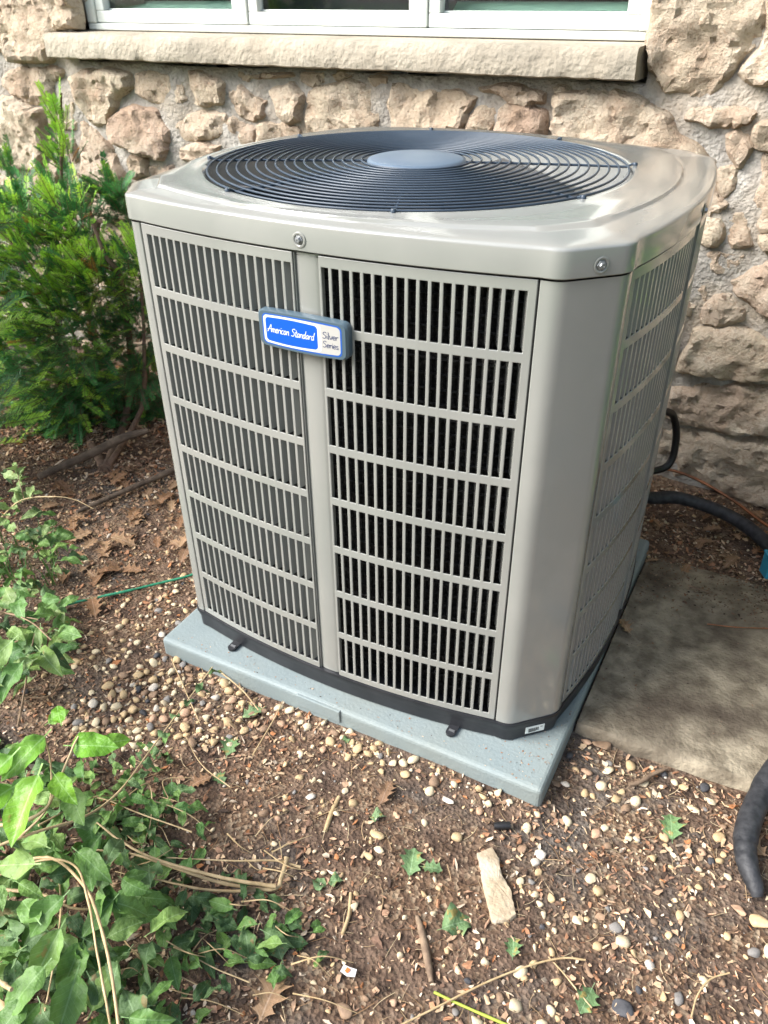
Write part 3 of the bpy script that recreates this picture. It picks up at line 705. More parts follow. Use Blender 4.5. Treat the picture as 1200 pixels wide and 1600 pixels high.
# badge
def rrect(w, h, r, n=6, bow=0.0):
    P = []
    for (cx, cz, a0) in ((w - r, h - r, 0), (-w + r, h - r, 90), (-w + r, -h + r, 180), (w - r, -h + r, 270)):
        for k in range(n + 1):
            a = math.radians(a0 + 90 * k / n); P.append((cx + r * math.cos(a), cz + r * math.sin(a)))
    out = []
    for i in range(len(P)):
        a, b = P[i], P[(i + 1) % len(P)]; m_ = max(1, int(abs(b[0] - a[0]) / .012)); out += [(a[0] + (b[0] - a[0]) * j / m_, a[1] + (b[1] - a[1]) * j / m_) for j in range(m_)]
    return [(x, z + bow * (1 - (x / w) ** 2) * (1 if z > 0 else -1)) for x, z in out]
badge = empty('badge', (-.0315, -.4195, .7955)); badge.parent = ac
def bplate(name, w, h, r, d0, d1, m, parent, cx=0.0, inset=0.0, bow=.002, curv=.35):
    P = rrect(w, h, r, bow=bow); n = len(P); rows = [(1.0, d0), (1.0, d1 - inset), (1 - inset / w if inset else 1, d1)]; V = []
    for (k, d) in rows: V += [(cx + x * k, -(d - curv * (cx + x * k) ** 2), z * k) for x, z in P]
    F = [(j * n + i, (j + 1) * n + i, (j + 1) * n + (i + 1) % n, j * n + (i + 1) % n) for j in range(2) for i in range(n)]
    c0 = len(V)                                     # filled by strips so that the face can curve
    top = [i for i in range(n)]; cen = [(V[2 * n + i][0], V[2 * n + i][1], 0) for i in range(n)]; V += cen
    F += [(2 * n + i, c0 + i, c0 + (i + 1) % n, 2 * n + (i + 1) % n) for i in range(n)]
    return mob(name, V, F, m, parent, smooth=40)
bplate('badge_body', .0835, .0295, .010, -.002, .0125, M['badge'], badge, inset=.0035)
bplate('blue_line', .0738, .0248, .0080, .010, .01262, M['blue_rim'], badge)
bplate('silver_face', .0712, .0224, .0065, .011, .01275, M['silver'], badge)
bplate('white_frame', .0545, .02235, .0065, .011, .01288, M['white'], badge, cx=-.0168)
bplate('blue_face', .0490, .0190, .0055, .011, .01300, M['blue'], badge, cx=-.0180)
GL = {'A': (.66, [[(0, 0), (.2, .45), (.42, 1), (.5, .5), (.6, 0)], [(-.06, .32), (.3, .40), (.66, .44)]]), 'm': (.58, [[(.02, .5), (.02, 0)], [(.02, .3), (.15, .5), (.24, .42), (.25, 0)], [(.25, .3), (.38, .5), (.47, .42), (.5, 0)]]),
      'e': (.40, [[(.02, .26), (.3, .32), (.27, .5), (.12, .5), (0, .25), (.1, 0), (.34, .1)]]), 'r': (.34, [[(.02, .5), (.02, 0)], [(.02, .28), (.14, .47), (.3, .48)]]), 'i': (.14, [[(.02, .5), (.04, 0)], [(.05, .68), (.07, .76)]]),
      'c': (.38, [[(.3, .44), (.14, .5), (0, .25), (.1, 0), (.32, .08)]]), 'a': (.44, [[(.3, .46), (.12, .5), (0, .2), (.1, 0), (.26, .16), (.32, .48), (.32, .1), (.4, 0)]]), 'n': (.42, [[(.02, .5), (.02, 0)], [(.02, .3), (.18, .5), (.29, .42), (.32, .05), (.38, 0)]]),
      'S': (.56, [[(.52, .86), (.36, 1), (.14, .9), (.12, .68), (.36, .5), (.44, .25), (.28, .02), (0, .08)]]), 't': (.32, [[(.14, .88), (.1, .15), (.16, 0), (.28, .04)], [(-.04, .55), (.3, .6)]]), 'd': (.46, [[(.3, .44), (.12, .5), (0, .22), (.1, 0), (.26, .14), (.36, 1.0)], [(.31, .4), (.33, .08), (.4, 0)]]),
      'l': (.2, [[(.08, 1), (.08, 0)], [(0, 0), (.16, 0)], [(0, .98), (.08, 1)]]), 'v': (.42, [[(0, .5), (.18, 0), (.36, .5)], [(-.03, .5), (.07, .5)], [(.3, .5), (.4, .5)]]), 's': (.36, [[(.28, .44), (.14, .5), (.03, .4), (.1, .28), (.24, .2), (.25, .05), (.12, 0), (0, .08)]]), ' ': (.30, [])}
def strokes(txt, x0, z0, H, W, wid, depth, m, name, shear=.2, curv=.35, straight=False):
    adv = sum(GL[c][0] for c in txt); kx = W / adv; V = []; F = []; x = 0
    for c in txt:
        w, S_ = GL[c]
        for P in S_:
            Q = [Vector(((x + a) * kx + shear * b * H, b * H, 0)) for a, b in P]; Q = bez(Q, 4) if len(Q) > 2 else Q
            n0 = len(V)
            for i, p in enumerate(Q):
                t = (Q[min(i + 1, len(Q) - 1)] - Q[max(i - 1, 0)]).normalized(); nn = Vector((-t.y, t.x, 0)) * wid / 2
                for s in (1, -1): q = p + nn * s; X = x0 + q.x; V.append((X, -(depth - curv * X * X), z0 + q.y))
            F += [(n0 + 2 * i, n0 + 2 * i + 1, n0 + 2 * i + 3, n0 + 2 * i + 2) for i in range(len(Q) - 1)]
        x += w
    o = mob(name, V, F, m, badge); s_ = o.modifiers.new('solid', 'SOLIDIFY'); s_.thickness = .0002; s_.offset = 0
strokes('American Standard', -.0640, -.0045, .0125, .0890, .00125, .01315, M['white'], 'lettering')
strokes('Silver', .0400, .0020, .0105, .0285, .00095, .01295, M['ink'], 'lettering', shear=0)
strokes('Series', .0400, -.0125, .0105, .0285, .00095, .01295, M['ink'], 'lettering', shear=0)
# ------------------------------------------------------------------ loose things on the soil
M['vcol'] = mat('litter', (.75, .72, .70), (1.15, 1.12, 1.1), 240, rough=.85, spec=.25, vcol=True)
M['gravelv'] = mat('gravel_stone', (.72, .70, .68), (1.15, 1.12, 1.1), 120, rough=.7, spec=.35, vcol=True)
def ptest(P):
    P = np.array(P, float)
    def f(x, y):
        c = np.zeros(len(x), bool); j = len(P) - 1
        for i in range(len(P)):
            a = ((P[i, 1] > y) != (P[j, 1] > y)) & (x < (P[j, 0] - P[i, 0]) * (y - P[i, 1]) / (P[j, 1] - P[i, 1] + 1e-12) + P[i, 0]); c ^= a; j = i
        return c
    return f
def gpoly(pts): return ptest([gz(*p)[:2] for p in pts])
inpad = lambda x, y: (np.abs(x) < PS + .004) & (np.abs(y) < PS + .004)
inslab = lambda x, y: (x > .455) & (y > -.262 + (x - .463) * .06) & (y < .33)
def sample(n, poly=None, box=(-1.9, 1.5, -1.5, .86), seed=0):
    r = np.random.default_rng(seed); x = r.uniform(box[0], box[1], n); y = r.uniform(box[2], box[3], n); k = ~inpad(x, y) & ~inslab(x, y)
    if poly is not None: k &= poly(x, y)
    return x[k], y[k]
def polysample(pts, dens, seed):
    P = np.array([gz(*p)[:2] for p in pts]); lo, hi = P.min(0), P.max(0); n = int(dens * (hi[0] - lo[0]) * (hi[1] - lo[1]))
    return sample(n, ptest(P), (lo[0], hi[0], lo[1], hi[1]), seed)
def ico(sub):
    bm = bmesh.new(); bmesh.ops.create_icosphere(bm, subdivisions=sub, radius=1); V = np.array([v.co[:] for v in bm.verts]); F = [tuple(v.index for v in f.verts) for f in bm.faces]; bm.free(); return V, F
def pebble_templates(sub, n, seed):
    out = []; V0, F = ico(sub)
    for k in range(n):
        sx, sy, sz = 1, random.uniform(.62, .95), random.uniform(.42, .68); V = []
        for v in V0:
            q = Vector(v); V.append(np.array(v) * (1 + .22 * noise.noise(q * .9 + Vector((k * 7 + seed, 0, 0))) + .10 * noise.noise(q * 2.2 + Vector((k * 5, seed, 0)))) * (sx, sy, sz))
        V = np.array(V); rp = random.Random(k * 13 + seed)
        for _ in range(rp.choice((1, 3, 5, 7, 9))):
            nn = np.array([rp.gauss(0, 1) for _ in range(3)]); nn /= np.linalg.norm(nn); c = rp.uniform(.40, .68); d = V @ nn; V = V - np.outer(np.clip(d - c * np.abs(d).max(), 0, 9), nn) * .9
        out.append((V, F))
    return out
def scatter(name, temps, x, y, z, sc, cols, m, tilt=.3, smooth=180, seed=1, yaw=None, kind='stuff', parent=None, label=None):
    r = np.random.default_rng(seed); VV = []; FF = []; CC = []; n0 = 0
    for i in range(len(x)):
        V, F = temps[r.integers(len(temps))]; a = r.uniform(0, 6.283) if yaw is None else yaw[i]
        R = np.array(Matrix.Rotation(a, 3, 'Z') @ Matrix.Rotation(r.normal(0, tilt), 3, 'X') @ Matrix.Rotation(r.normal(0, tilt), 3, 'Y'))
        P = (V * sc[i]) @ R.T + (x[i], y[i], z[i]); VV.append(P); FF += [tuple(j + n0 for j in f) for f in F]; n0 += len(V); CC.append(np.repeat(cols[i][None], len(V), 0))
    o = mob(name, np.concatenate(VV), FF, m, parent, smooth, cols=np.concatenate(CC)); o['kind'] = kind
    if label: o['label'] = label
    return o
PEB = {'cream': (.60, .50, .335), 'tan': (.50, .365, .205), 'white': (.56, .50, .42), 'grey': (.22, .205, .19), 'pinkish': (.45, .29, .19), 'brown': (.25, .165, .105), 'dark': (.06, .06, .065)}
PN = list(PEB); PW = np.array([.30, .33, .07, .06, .10, .12, .02]); PW /= PW.sum()
ZONES = [('in the gravel patch left of the pad', [(90, 1110), (180, 1060), (250, 1020), (330, 1055), (430, 1100), (360, 1165), (200, 1175), (110, 1150)], 1500, (.0075, .0160)),
         ('along the front edge of the pad', [(330, 1055), (560, 1150), (845, 1270), (820, 1300), (560, 1200), (400, 1135)], 900, (.007, .015)),
         ('between the pad and the green twine', [(150, 960), (300, 890), (310, 945), (255, 1005), (180, 1060), (110, 1040)], 420, (.007, .014)),
         ('between the pad corner and the concrete slab', [(850, 1268), (905, 1145), (1000, 1185), (1180, 1232), (1190, 1300), (1000, 1330), (880, 1310)], 520, (.008, .016)),
         ('in the open soil at the lower right', [(760, 1330), (1210, 1310), (1210, 1610), (700, 1610)], 330, (.007, .015)),
         ('in the open soil before the pad', [(430, 1190), (760, 1300), (760, 1610), (480, 1610), (460, 1400), (380, 1250)], 210, (.006, .013))]
pt_big = pebble_templates(2, 12, 3); peb_me = []
for k, (V, F) in enumerate(pt_big): peb_me.append((V, F))
M['peb'] = {c: mat('pebble_' + c, tuple(v * .8 for v in PEB[c]), tuple(min(1, v * 1.2) for v in PEB[c]), 90, rough=.65, spec=.35, bump=.0006, bscale=300) for c in PN}
EXC = [gz(*p) for p in ((640, 1350), (660, 1352), (1050, 1285), (500, 1385), (540, 1375), (925, 1525), (440, 1480), (800, 1485), (700, 1435), (595, 1235), (410, 1570), (590, 1310), (578, 1342), (592, 1332), (699, 1254), (711, 1230), (1157, 1422), (1188, 1435), (945, 1166), (915, 1160), (1083, 1263), (972, 1575), (900, 1438), (916, 1436), (545, 1522), (770, 1360), (775, 1390), (785, 1420), (783, 1295), (660, 1470), (670, 1510), (1175, 1240), (1165, 1310), (1170, 1350), (1182, 1395), (410, 1090))]
def clear(a, b): return all(math.hypot(a - e.x, b - e.y) > .036 for e in EXC)
cand = []
for zi, (zn, poly, dens, (s0, s1)) in enumerate(ZONES):
    x, y = polysample(poly, dens * (4.0 if zi < 3 else 2.2), 40 + zi); r = np.random.default_rng(90 + zi)
    for a, b in zip(x, y): clear(a, b) and cand.append((float(s0 + (s1 - s0) * r.beta(1.3, 2.2)), float(a), float(b), zi, int(r.choice(len(PN), p=PW)), float(r.uniform(0, 6.28))))
# keep them from interpenetrating
cand.sort(reverse=True); kept = []; grid = {}
for cnd in cand:
    s, a, b = cnd[:3]; key = (int(a / .04), int(b / .04)); ok = True
    for i in (-1, 0, 1):
        for j in (-1, 0, 1):
            for (s2, a2, b2) in grid.get((key[0] + i, key[1] + j), ()):
                if math.hypot(a - a2, b - b2) < (s + s2) * .82: ok = False
    if ok: kept.append(cnd); grid.setdefault(key, []).append((s, a, b))
ind, rest = kept[:290], kept[290:]
shared = {}
for (s, a, b, zi, ci, w) in ind:
    t = int(w * 100) % 12
    if (t, ci) not in shared: shared[(t, ci)] = mesh_data('pebble', peb_me[t][0], peb_me[t][1], [M['peb'][PN[ci]]], smooth=180)
    o = link(bpy.data.objects.new('pebble', shared[(t, ci)])); o.location = (a, b, hgt(a, b) + s * (.27 if zi < 2 else .17)); o.scale = (s, s, s); o.rotation_euler = (random.uniform(-.25, .25), random.uniform(-.25, .25), w)
    nm = {'cream': 'cream coloured', 'dark': 'nearly black', 'white': 'whitish'}.get(PN[ci], PN[ci]); szw = 'large' if s > .0122 else ('small' if s < .0098 else 'medium-sized'); lab_ = f'{szw} {nm} pebble {ZONES[zi][0]}'
    tag(o, lab_, 'pebble', f'{szw} {nm} pebbles {ZONES[zi][0]}')
def zh(x, y, up): return np.array([hgt(a, b) for a, b in zip(x, y)]) + up
x = np.array([c[1] for c in rest]); y = np.array([c[2] for c in rest]); s = np.array([c[0] for c in rest]); cl = np.array([PEB[PN[c[4]]] for c in rest])
x2, y2 = sample(7500, None, (-1.6, 1.4, -1.45, .8), 12); s2 = np.random.default_rng(5).beta(1, 5, len(x2)) * .011 + .0018; c2 = np.array([PEB[PN[i]] for i in np.random.default_rng(6).choice(len(PN), len(x2), p=PW)])
pg = gpoly(ZONES[0][1]); pf = gpoly(ZONES[1][1])
x3, y3 = polysample(ZONES[0][1], 5000, 77); x4, y4 = polysample(ZONES[1][1], 2500, 78); x5, y5 = polysample([(480, 1180), (760, 1290), (740, 1340), (500, 1330), (400, 1200)], 2600, 79)
x3 = np.concatenate([x3, x4, x5]); y3 = np.concatenate([y3, y4, y5]); s3 = np.random.default_rng(8).uniform(.002, .0065, len(x3)); s3[-len(x5):] *= .42; c3 = np.array([PEB[PN[i]] for i in np.random.default_rng(9).choice(len(PN), len(x3), p=PW)])
X = np.concatenate([x, x2, x3]); Y = np.concatenate([y, y2, y3]); S = np.concatenate([s, s2, s3]); CC = np.concatenate([cl, c2, c3]) * np.random.default_rng(4).uniform(.75, 1.2, (len(X), 1))
big_ = S > .0042
tag(scatter('gravel', pebble_templates(2, 14, 11), X[big_], Y[big_], zh(X[big_], Y[big_], 0) + S[big_] * .18, S[big_], CC[big_], M['gravelv']), 'mixed tan and grey gravel scattered over the soil', 'gravel')
sm_ = ~big_
tag(scatter('fine_gravel', pebble_templates(1, 14, 12), X[sm_], Y[sm_], zh(X[sm_], Y[sm_], 0) + S[sm_] * .25, S[sm_], CC[sm_], M['gravelv']), 'fine pale grit between the gravel and bark chips', 'gravel')
# bark chips and crumbs of dead leaf
def chip_templates(n):
    out = []
    for k in range(n):
        m_ = random.randint(5, 9); el = random.choice((random.uniform(.12, .3), random.uniform(.3, .75))); P = []
        for i in range(m_):
            a = 6.283 * i / m_ + random.uniform(-.3, .3); P.append((math.cos(a) * random.uniform(.45, 1.15), math.sin(a) * el * random.uniform(.45, 1.2)))
        cv = random.uniform(-.35, .35); V = [(0, 0, .12)] + [(a, b, .12 + cv * (a * a - .4) + random.uniform(-.08, .08)) for a, b in P] + [(a * .9, b * .9, -.08 + cv * (a * a - .4)) for a, b in P]
        F = [(0, 1 + i, 1 + (i + 1) % m_) for i in range(m_)] + [(1 + (i + 1) % m_, 1 + i, 1 + m_ + i, 1 + m_ + (i + 1) % m_) for i in range(m_)]
        out.append((np.array(V), F))
    return out
CH_C = np.array([(.33, .20, .13), (.41, .27, .175), (.18, .11, .075), (.56, .41, .26), (.60, .49, .37), (.33, .17, .095), (.06, .04, .03), (.36, .16, .07)])
x, y = sample(58000, None, (-1.75, 1.35, -1.45, .87), 21)
bare = gpoly([(520, 1185), (640, 1220), (760, 1290), (745, 1345), (640, 1340), (500, 1300), (440, 1200)]); r = np.random.default_rng(22)
k = ~bare(x, y) | (r.random(len(x)) < .22); k &= ~pg(x, y) | (r.random(len(x)) < .7)
dens = np.array([noise.noise(Vector((a * 5, b * 5, 4))) for a, b in zip(x, y)]); k &= r.random(len(x)) < np.clip(.68 + dens * 1.0, .2, 1); x, y = x[k], y[k]
s = .0035 + .0125 * r.beta(1.0, 4.2, len(x)); far = y > .05; s[far & (x < -.4)] *= 1.5
tag(scatter('leaf_litter', chip_templates(40), x, y, zh(x, y, .0015) + s * .22, s, CH_C[r.choice(8, len(x), p=[.19, .2, .12, .16, .11, .12, .06, .04])] * r.uniform(.7, 1.25, (len(x), 1)), M['vcol'], tilt=.38, smooth=None, seed=23), 'brown bark chips and crumbled dead leaves over the soil', 'leaf litter')
# crumbs of soil and grit
OC = (np.array([(1, 0, 0), (-.9, .2, 0), (.1, .9, 0), (-.1, -1, .1), (0, .1, .8), (0, 0, -.7)]), [(0, 2, 4), (2, 1, 4), (1, 3, 4), (3, 0, 4), (2, 0, 5), (1, 2, 5), (3, 1, 5), (0, 3, 5)])
x, y = sample(34000, None, (-1.5, 1.2, -1.4, .86), 71); r = np.random.default_rng(72); s = .0009 + .0032 * r.beta(1, 3.5, len(x))
tag(scatter('soil_crumbs', [OC], x, y, zh(x, y, .0006), s, np.array([(.05, .036, .027), (.10, .07, .05), (.17, .12, .085), (.30, .23, .165), (.42, .35, .27), (.03, .026, .024)])[r.choice(6, len(x), p=[.3, .27, .17, .12, .06, .08])] * r.uniform(.8, 1.2, (len(x), 1)), M['vcol'], tilt=1.0, smooth=None, seed=73), 'fine dark crumbs of soil and grit over the ground', 'soil')
# straws, needles and bits of twig
def straw_templates(n):
    out = []
    for k in range(n):
        b = MB(); c = random.uniform(-.25, .25); b.tube([(t, c * (t * t - .3), .03 * math.sin(t * 3)) for t in np.linspace(-1, 1, 4)], [.03, .035, .03, .02], 3, cap=False); out.append((np.array(b.V), b.F))
    return out
x, y = sample(7500, None, (-1.7, 1.35, -1.45, .87), 31); r = np.random.default_rng(32); s = .008 + .022 * r.beta(1.2, 3, len(x))
tag(scatter('dry_straw', straw_templates(8), x, y, zh(x, y, .003), s, np.array([(.42, .30, .17), (.28, .17, .09), (.16, .09, .05), (.5, .4, .25)])[r.choice(4, len(x))] * r.uniform(.7, 1.2, (len(x), 1)), M['vcol'], tilt=.12, seed=33), 'thin dry straws and needles strewn over the soil', 'straw')
# dead leaf litter lying on the far end of the slab
def slabtop(x_, y_): return .026 + noise.noise(Vector((x_ * 5, y_ * 5, 0))) * .003 - max(0, y_ - .3) * .16
rr = np.random.default_rng(35); n_ = 6500; x = rr.uniform(.47, 1.3, n_); y = rr.uniform(-.2, .46, n_); k = rr.random(n_) < np.where(y > .25, .9, np.where((x < .60) & (y > -.1), .30, .05)) ; x, y = x[k], y[k]
s = (.0012 + .006 * rr.beta(1.0, 3.5, len(x))) * np.where(y > .22, 1.2, .7)
tag(scatter('slab_litter', chip_templates(10), x, y, np.array([slabtop(a, b) for a, b in zip(x, y)]) + .001, s, CH_C[rr.choice(8, len(x), p=[.2, .1, .3, .05, .03, .12, .2, 0])] * .55, M['vcol'], tilt=.25, smooth=None, seed=36), 'crumbs of dead leaf lying on the concrete slab', 'leaf litter')

# grit washed onto the pad
rr = np.random.default_rng(55); n_ = 230; e = rr.integers(0, 3, n_); t = rr.uniform(-PS + .02, PS - .02, n_); d = np.abs(rr.normal(0, .02, n_)) + .006
x = np.where(e == 0, t, np.where(e == 1, PS - d, t)); y = np.where(e == 0, -PS + d, np.where(e == 1, t, -PS + d)); c0 = rr.random(n_) < .3; x = np.where(c0, .40 + rr.normal(0, .03, n_), x); y = np.where(c0, -.37 + rr.normal(0, .03, n_), y)
k = (np.abs(x) < PS - .008) & (np.abs(y) < PS - .008); x, y = x[k], y[k]
tag(scatter('pad_grit', chip_templates(12), x, y, np.full(len(x), ZP + .0006), .0012 + .0035 * rr.beta(1, 4, len(x)), CH_C[rr.choice(8, len(x))] * .9, M['vcol'], tilt=.15, smooth=None, seed=56), 'specks of soil and bark lying on the equipment pad', 'grit')
# ------------------------------------------------------------------ leaves
def leaf_mesh(name, m, seed, asp=.5, curl=.25, fold=.18, wave=.05, ns=9, tip=.9):
    r = random.Random(seed); V = []; F = []; cols = (-1, -.55, 0, .55, 1); ph = r.uniform(0, 6); tw = r.uniform(-.3, .3)
    for i in range(ns + 1):
        t = i / ns; w = asp * (math.sin(math.pi * min(1, t ** .82)) ** .75 if 0 < t < 1 else 0.012); zc = -curl * (t - .2) ** 2
        for c in cols:
            zz = zc + fold * abs(c) * w + wave * math.sin(ph + t * 9 + c * 2) * abs(c) * w * 2 + tw * c * w * t
            V.append((c * w * .5 * (1 + .06 * math.sin(t * 23 + c * 3)), t, zz))
    n = len(cols); F = [(i * n + k, i * n + k + 1, (i + 1) * n + k + 1, (i + 1) * n + k) for i in range(ns) for k in range(n - 1)]
    nb = len(V); V += [(-.012, -.16, .02), (.012, -.16, .02), (.012, .02, 0), (-.012, .02, 0)]; F.append((nb, nb + 1, nb + 2, nb + 3))
    return mesh_data(name, V, F, [m], smooth=180)
def lobed_mesh(name, m, seed, lobes=4, depth=.55, asp=.62, curl=.2):
    """oak-like leaf with rounded lobes"""
    r = random.Random(seed); L = []; R = []; n = lobes * 8
    for i in range(n + 1):
        t = i / n; env = asp * .5 * math.sin(math.pi * (t * .93 + .04)) ** .7; w = env * (1 - depth * (.5 + .5 * math.cos(2 * math.pi * t * lobes)) ** 1.3) * r.uniform(.92, 1.08)
        L.append((-w, t + .04 * math.sin(2 * math.pi * t * lobes))); w2 = w * r.uniform(.9, 1.1); R.append((w2, t + .04 * math.sin(2 * math.pi * t * lobes)))
    P = L + R[::-1]; pts = [Vector(p) for p in P]; nb = len(pts)
    for i in range(60):
        x, y = r.uniform(-.4, .4), r.uniform(.05, .95)
        if pinside(P, x, y) and pdist(P, x, y) > .03: pts.append(Vector((x, y)))
    vo, _, fo, _, _, _ = geometry.delaunay_2d_cdt(pts, [(i, (i + 1) % nb) for i in range(nb)], [], 1, 1e-5)
    V = [(v.x, v.y, curl * (v.x * v.x * 2.2 - .5 * (v.y - .4) ** 2) + .05 * noise.noise(Vector((v.x * 4, v.y * 4, seed)))) for v in vo]; F = [tuple(f) for f in fo]
    k = len(V); V += [(-.012, -.2, .03), (.012, -.2, .03), (.010, .06, 0), (-.010, .06, 0)]; F.append((k, k + 1, k + 2, k + 3))
    return mesh_data(name, V, F, [m], smooth=180)
M['leaf'] = leaf_mat('leaf_green', [(.11, .23, .05), (.18, .33, .08), (.13, .27, .065), (.25, .38, .10), (.14, .29, .06), (.08, .19, .05)])
M['leaf_bright'] = leaf_mat('leaf_bright_green', [(.16, .38, .03), (.24, .47, .05), (.19, .41, .05)], rough=.42, trans=.3)
M['leaf_dark'] = leaf_mat('leaf_wilted', [(.045, .10, .03), (.09, .17, .055), (.13, .22, .08), (.06, .13, .04)], rough=.6, trans=.12, vein=1.7, blo=.6, blot=(.20, .14, .06))
M['leaf_pale'] = leaf_mat('leaf_pale', [(.20, .31, .09), (.30, .40, .15), (.23, .34, .11)])
M['leaf_fall'] = leaf_mat('leaf_fallen_green', [(.16, .27, .11), (.23, .34, .16), (.13, .22, .09)], rough=.65, trans=.08, vein=1.6, blo=.58)
M['leaf_brown'] = leaf_mat('leaf_brown', [(.36, .20, .105), (.28, .14, .07), (.42, .26, .15), (.22, .12, .07)], rough=.75, trans=.08, vein=1.35, blot=(.10, .05, .03), blo=.62)
M['stem'] = mat('dry_stem', (.36, .255, .13), (.48, .36, .20), 60, rough=.6, bump=.0006)
M['stem2'] = mat('brown_stem', (.17, .105, .06), (.26, .175, .105), 50, rough=.7, bump=.001)
LM = {}
for key, a in (('leaf', (.50, .6)), ('leaf_bright', (.60, .45)), ('leaf_dark', (.48, 1.1)), ('leaf_pale', (.5, .4))):
    LM[key] = [leaf_mesh('leaf', M[key], 10 + k, asp=a[0] * random.uniform(.85, 1.15), curl=a[1] * random.uniform(.3, 1.3), fold=random.uniform(.05, .35), wave=.10 + .12 * (key == 'leaf_dark')) for k in range(6)]
def place_leaf(key, base, d, nrm, size, parent, name='leaf'):
    d = Vector(d).normalized(); nrm = Vector(nrm); x = d.cross(nrm)
    if x.length < 1e-4: x = d.orthogonal()
    x.normalize(); z = x.cross(d)
    o = bpy.data.objects.new(name, random.choice(LM[key])); link(o, parent)
    R = Matrix((x, d, z)).transposed().to_4x4(); o.matrix_local = Matrix.Translation(Vector(base) - (parent.location if parent else Vector((0, 0, 0)))) @ R @ Matrix.Scale(size, 4); return o
def stem_part(parent, pts, rad, m=None, n=6, name='stem'):
    P = bez([Vector(p) - parent.location for p in pts], 6); N = len(P)
    rads = [(rad[0] + (rad[1] - rad[0]) * i / (N - 1)) * (.82 if m is not M.get('bark', 0) else 1) * (1 + (.25 if i % 9 == 0 else 0)) for i in range(N)]
    P = [p + Vector((random.uniform(-1, 1), random.uniform(-1, 1), random.uniform(-1, 1))) * rads[i] * .13 for i, p in enumerate(P)]
    b = MB(); b.tube(P, rads, n); return b.build(name, m or M['stem'], parent, smooth=60)
def leaves_along(parent, key, pts, n, size, start=.15, drop=.2):
    P = bez(pts, 8)
    for k in range(n):
        t = start + (1 - start) * (k + random.random() * .5) / n; p = P[min(len(P) - 1, int(t * (len(P) - 1)))]; a = random.uniform(0, 6.283); tang = (P[-1] - P[0]).normalized()
        d = Vector((math.cos(a), math.sin(a), random.uniform(-drop, .35))) + tang * .7
        place_leaf(key, p, d, Vector((random.uniform(-.5, .5), random.uniform(-.7, .2), 1)), size * random.uniform(.7, 1.2), parent)
TOCAM = (CAM - Vector((0, -.5, .1))).normalized()
# ---- leafy vine at the lower left
b0 = gz(-60, 1420); vine = empty('leafy_vine', b0, label='large leafy green vine with tan stems in the lower left corner', cat='vine')
STEMS = [([(-40, 1335, .20), (60, 1299, .20), (130, 1277, .17), (185, 1238, .13), (240, 1165, .09), (300, 1085, .08), (332, 1042, .10)], (.0032, .0012)),
         ([(-40, 1365, .12), (50, 1342, .14), (90, 1345, .17), (132, 1385, .20), (152, 1430, .22), (172, 1510, .24), (190, 1640, .24)], (.0030, .0024)),
         ([(-30, 1380, .10), (60, 1345, .15), (116, 1352, .19), (137, 1405, .21), (152, 1490, .22), (172, 1600, .22), (178, 1650, .22)], (.0022, .0018)),
         ([(-30, 1388, .08), (60, 1396, .09), (120, 1420, .08), (186, 1414, .05)], (.0042, .0016)),
         ([(-30, 1290, .22), (25, 1287, .24), (70, 1265, .26), (90, 1225, .29), (120, 1155, .32), (135, 1140, .33)], (.004, .0018)),
         ([(30, 1310, .2), (75, 1260, .24), (80, 1200, .28), (70, 1150, .33)], (.003, .0015)),
         ([(-30, 1530, .20), (-5, 1532, .22), (18, 1547, .24)], (.004, .0035)),
         ([(-20, 1560, .14), (10, 1580, .15), (25, 1620, .16)], (.009, .008)),
         ([(60, 1290, .16), (150, 1245, .12), (230, 1250, .07), (290, 1270, .05), (330, 1300, .03)], (.0022, .0009)),
         ([(190, 1250, .10), (232, 1225, .06), (236, 1280, .05), (220, 1330, .03)], (.0016, .0009)),
         ([(90, 1350, .1), (95, 1420, .12), (85, 1500, .14), (70, 1580, .14)], (.0022, .0014))]
for P, rd in STEMS: stem_part(vine, [gz(*p) for p in P], rd)
BIG = [(70, 1150, .33, 'leaf_bright', .085, (-.1, -1, -.2)), (20, 1180, .34, 'leaf_bright', .095, (-.2, -1, -.3)), (60, 1210, .35, 'leaf_bright', .10, (.3, -1, -.4)), (110, 1165, .31, 'leaf_bright', .075, (1, .35, .2)), (150, 1165, .28, 'leaf_bright', .055, (.5, .6, -.1)),
       (85, 1210, .30, 'leaf_bright', .06, (.9, -.3, -.2)), (110, 1230, .26, 'leaf', .065, (.9, -.6, -.3)), (20, 1230, .32, 'leaf_bright', .09, (-.5, -.8, -.3)), (95, 1130, .24, 'leaf_bright', .045, (-.6, .4, .1)), (75, 1130, .2, 'leaf_bright', .04, (.3, .7, .2)),
       (100, 1400, .2, 'leaf', .07, (-.3, -.9, -.3)), (95, 1450, .2, 'leaf', .08, (.1, -1, -.4)), (70, 1510, .22, 'leaf', .075, (-.2, -1, -.3)), (55, 1350, .22, 'leaf', .07, (-.8, -.3, -.2)), (60, 1440, .19, 'leaf', .06, (-.8, .2, -.1)), (120, 1330, .2, 'leaf', .07, (.9, -.1, -.1)),
       (130, 1330, .19, 'leaf', .06, (.7, -.5, -.2)), (40, 1560, .2, 'leaf', .07, (-.1, -1, -.3)), (130, 1470, .12, 'leaf', .075, (.2, -.8, -.2)), (120, 1520, .16, 'leaf', .085, (.4, -.9, -.2)), (210, 1400, .08, 'leaf', .05, (1, .3, .1)), (200, 1590, .16, 'leaf', .06, (.8, .3, 0))]
for (px, py, z, key, sz, d) in BIG: place_leaf(key, gz(px, py, z), d, TOCAM + Vector((random.uniform(-.4, .4), random.uniform(-.4, .4), .3)), sz, vine)
